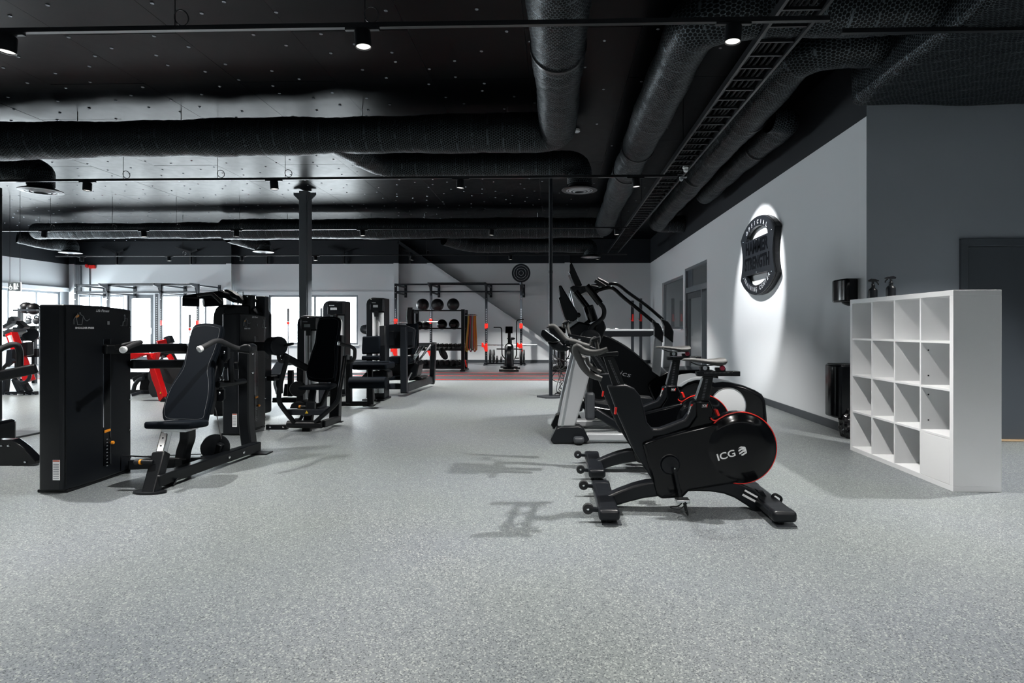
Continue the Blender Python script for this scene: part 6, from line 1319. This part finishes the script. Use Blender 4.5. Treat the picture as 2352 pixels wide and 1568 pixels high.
for u, v, lab in ((265, 640, 'dark ball on the far left shelf, the left one'), (335, 650, 'dark ball on the far left shelf, the right one')):
    c_ = CC(u, v, 14.5); mk('medicine_ball', M().sph(c_, .15), BALL, loc=c_, label=lab, cat='ball', group='balls on the far left shelf')
for i, u in enumerate((285, 365)): c_ = CC(u, 770, 14.5); o = mk('kettlebell', M().sph(c_, .085).tor(c_ + V((0, 0, .08)), (0, 1, 0), .055, .014, 20, 6), STEEL if i == 0 else GRAYP, loc=c_, label='%s kettlebell on the middle shelf at far left' % ('shiny' if i == 0 else 'dark'), cat='kettlebell')
# upright barbells stored by the rig
q = P(362, 760, 18.2); PR = thing('power_rack_post', 'dark perforated rack post standing before the left back window', 'rack post', (q.x, 18.2, 0)); mk('post', M().mm((q.x - .05, 18.15, .02), (q.x + .05, 18.25, 2.3)), BLK2, PR, smooth=False); mk('foot', M().mm((q.x - .1, 18.0, .006), (q.x + .1, 18.4, .02)), BLK2, PR, smooth=False)
hl = M()
for k_ in range(26): hl.mm((q.x - .018, 18.148, .4 + k_ * .07), (q.x + .018, 18.15, .43 + k_ * .07))
mk('hole_row', hl, LGRAY, PR, kind='stuff', smooth=False)
for u, t, lab in ((436, 722, 'upright barbell standing before the left back window'), (662, 708, 'upright barbell standing left of the steel column'), (738, 707, 'upright barbell standing right of the steel column')):
    q = P(u, t, 18.6); T = thing('upright_barbell', lab, 'barbell', (q.x, 18.6, .006)); mk('bar', M().cyl((q.x, 18.6, .01), (q.x, 18.6, q.z), .02, 10), STEEL, T); mk('sleeve', M().cyl((q.x, 18.6, q.z - .42), (q.x, 18.6, q.z), .034, 12), GRAYP, T); mk('base', M().lathe((q.x, 18.6, .006), (0, 0, 1), [(.14, 0), (.14, .05), (.05, .12)], 16), BLK, T); mk('clip', M().cyl((q.x, 18.6, q.z - .52), (q.x, 18.6, q.z - .44), .045, 10), REDE, T)

for pts, mt_, Yq in (([(80, 735), (115, 722), (148, 762), (130, 800), (60, 795)], LGRAY, 11.5), ([(20, 810), (110, 770), (120, 795), (25, 850)], LGRAY, 11.4), ([(165, 765), (245, 830), (225, 850), (150, 800)], GRAYP, 11.4), ([(165, 820), (352, 820), (352, 850), (165, 850)], GRAYP, 11.6), ([(20, 870), (130, 840), (160, 900), (150, 930), (25, 930)], GRAYP, 11.3)):
    mk('head_frame', M().ppr(CC, pts, Yq, .15), mt_, LH, bev=.01)
DR = thing('dumbbell_shelf', 'slanted pale shelf of weights glimpsed left of the nearest weight tower', 'storage rack', (-10, 12.4, 0))
mk('slanted_tray', M().ppr(CC, [(165, 865), (352, 865), (352, 880), (165, 880)], 12.4, .3), GRAYP, DR, smooth=False); mk('slanted_tray', M().ppr(CC, [(165, 945), (352, 940), (352, 958), (165, 962)], 12.3, .3), BLK2, DR, smooth=False)
for i in range(3): mk('round_weight', M().lathe(CC(195 + i * 62, 910, 12.3), (.5, -1, .2), [(.03, 0), (.14, .01), (.14, .06), (.03, .07)], 22), (LGRAY, GRAYP, BLK2)[i], DR)
for a_ in (175, 345): mk('leg', M().bar(CC(a_, 1440, 12.35), CC(a_, 850, 12.35), .07, .07, (0, 1, 0)), BLK2, DR, smooth=False)
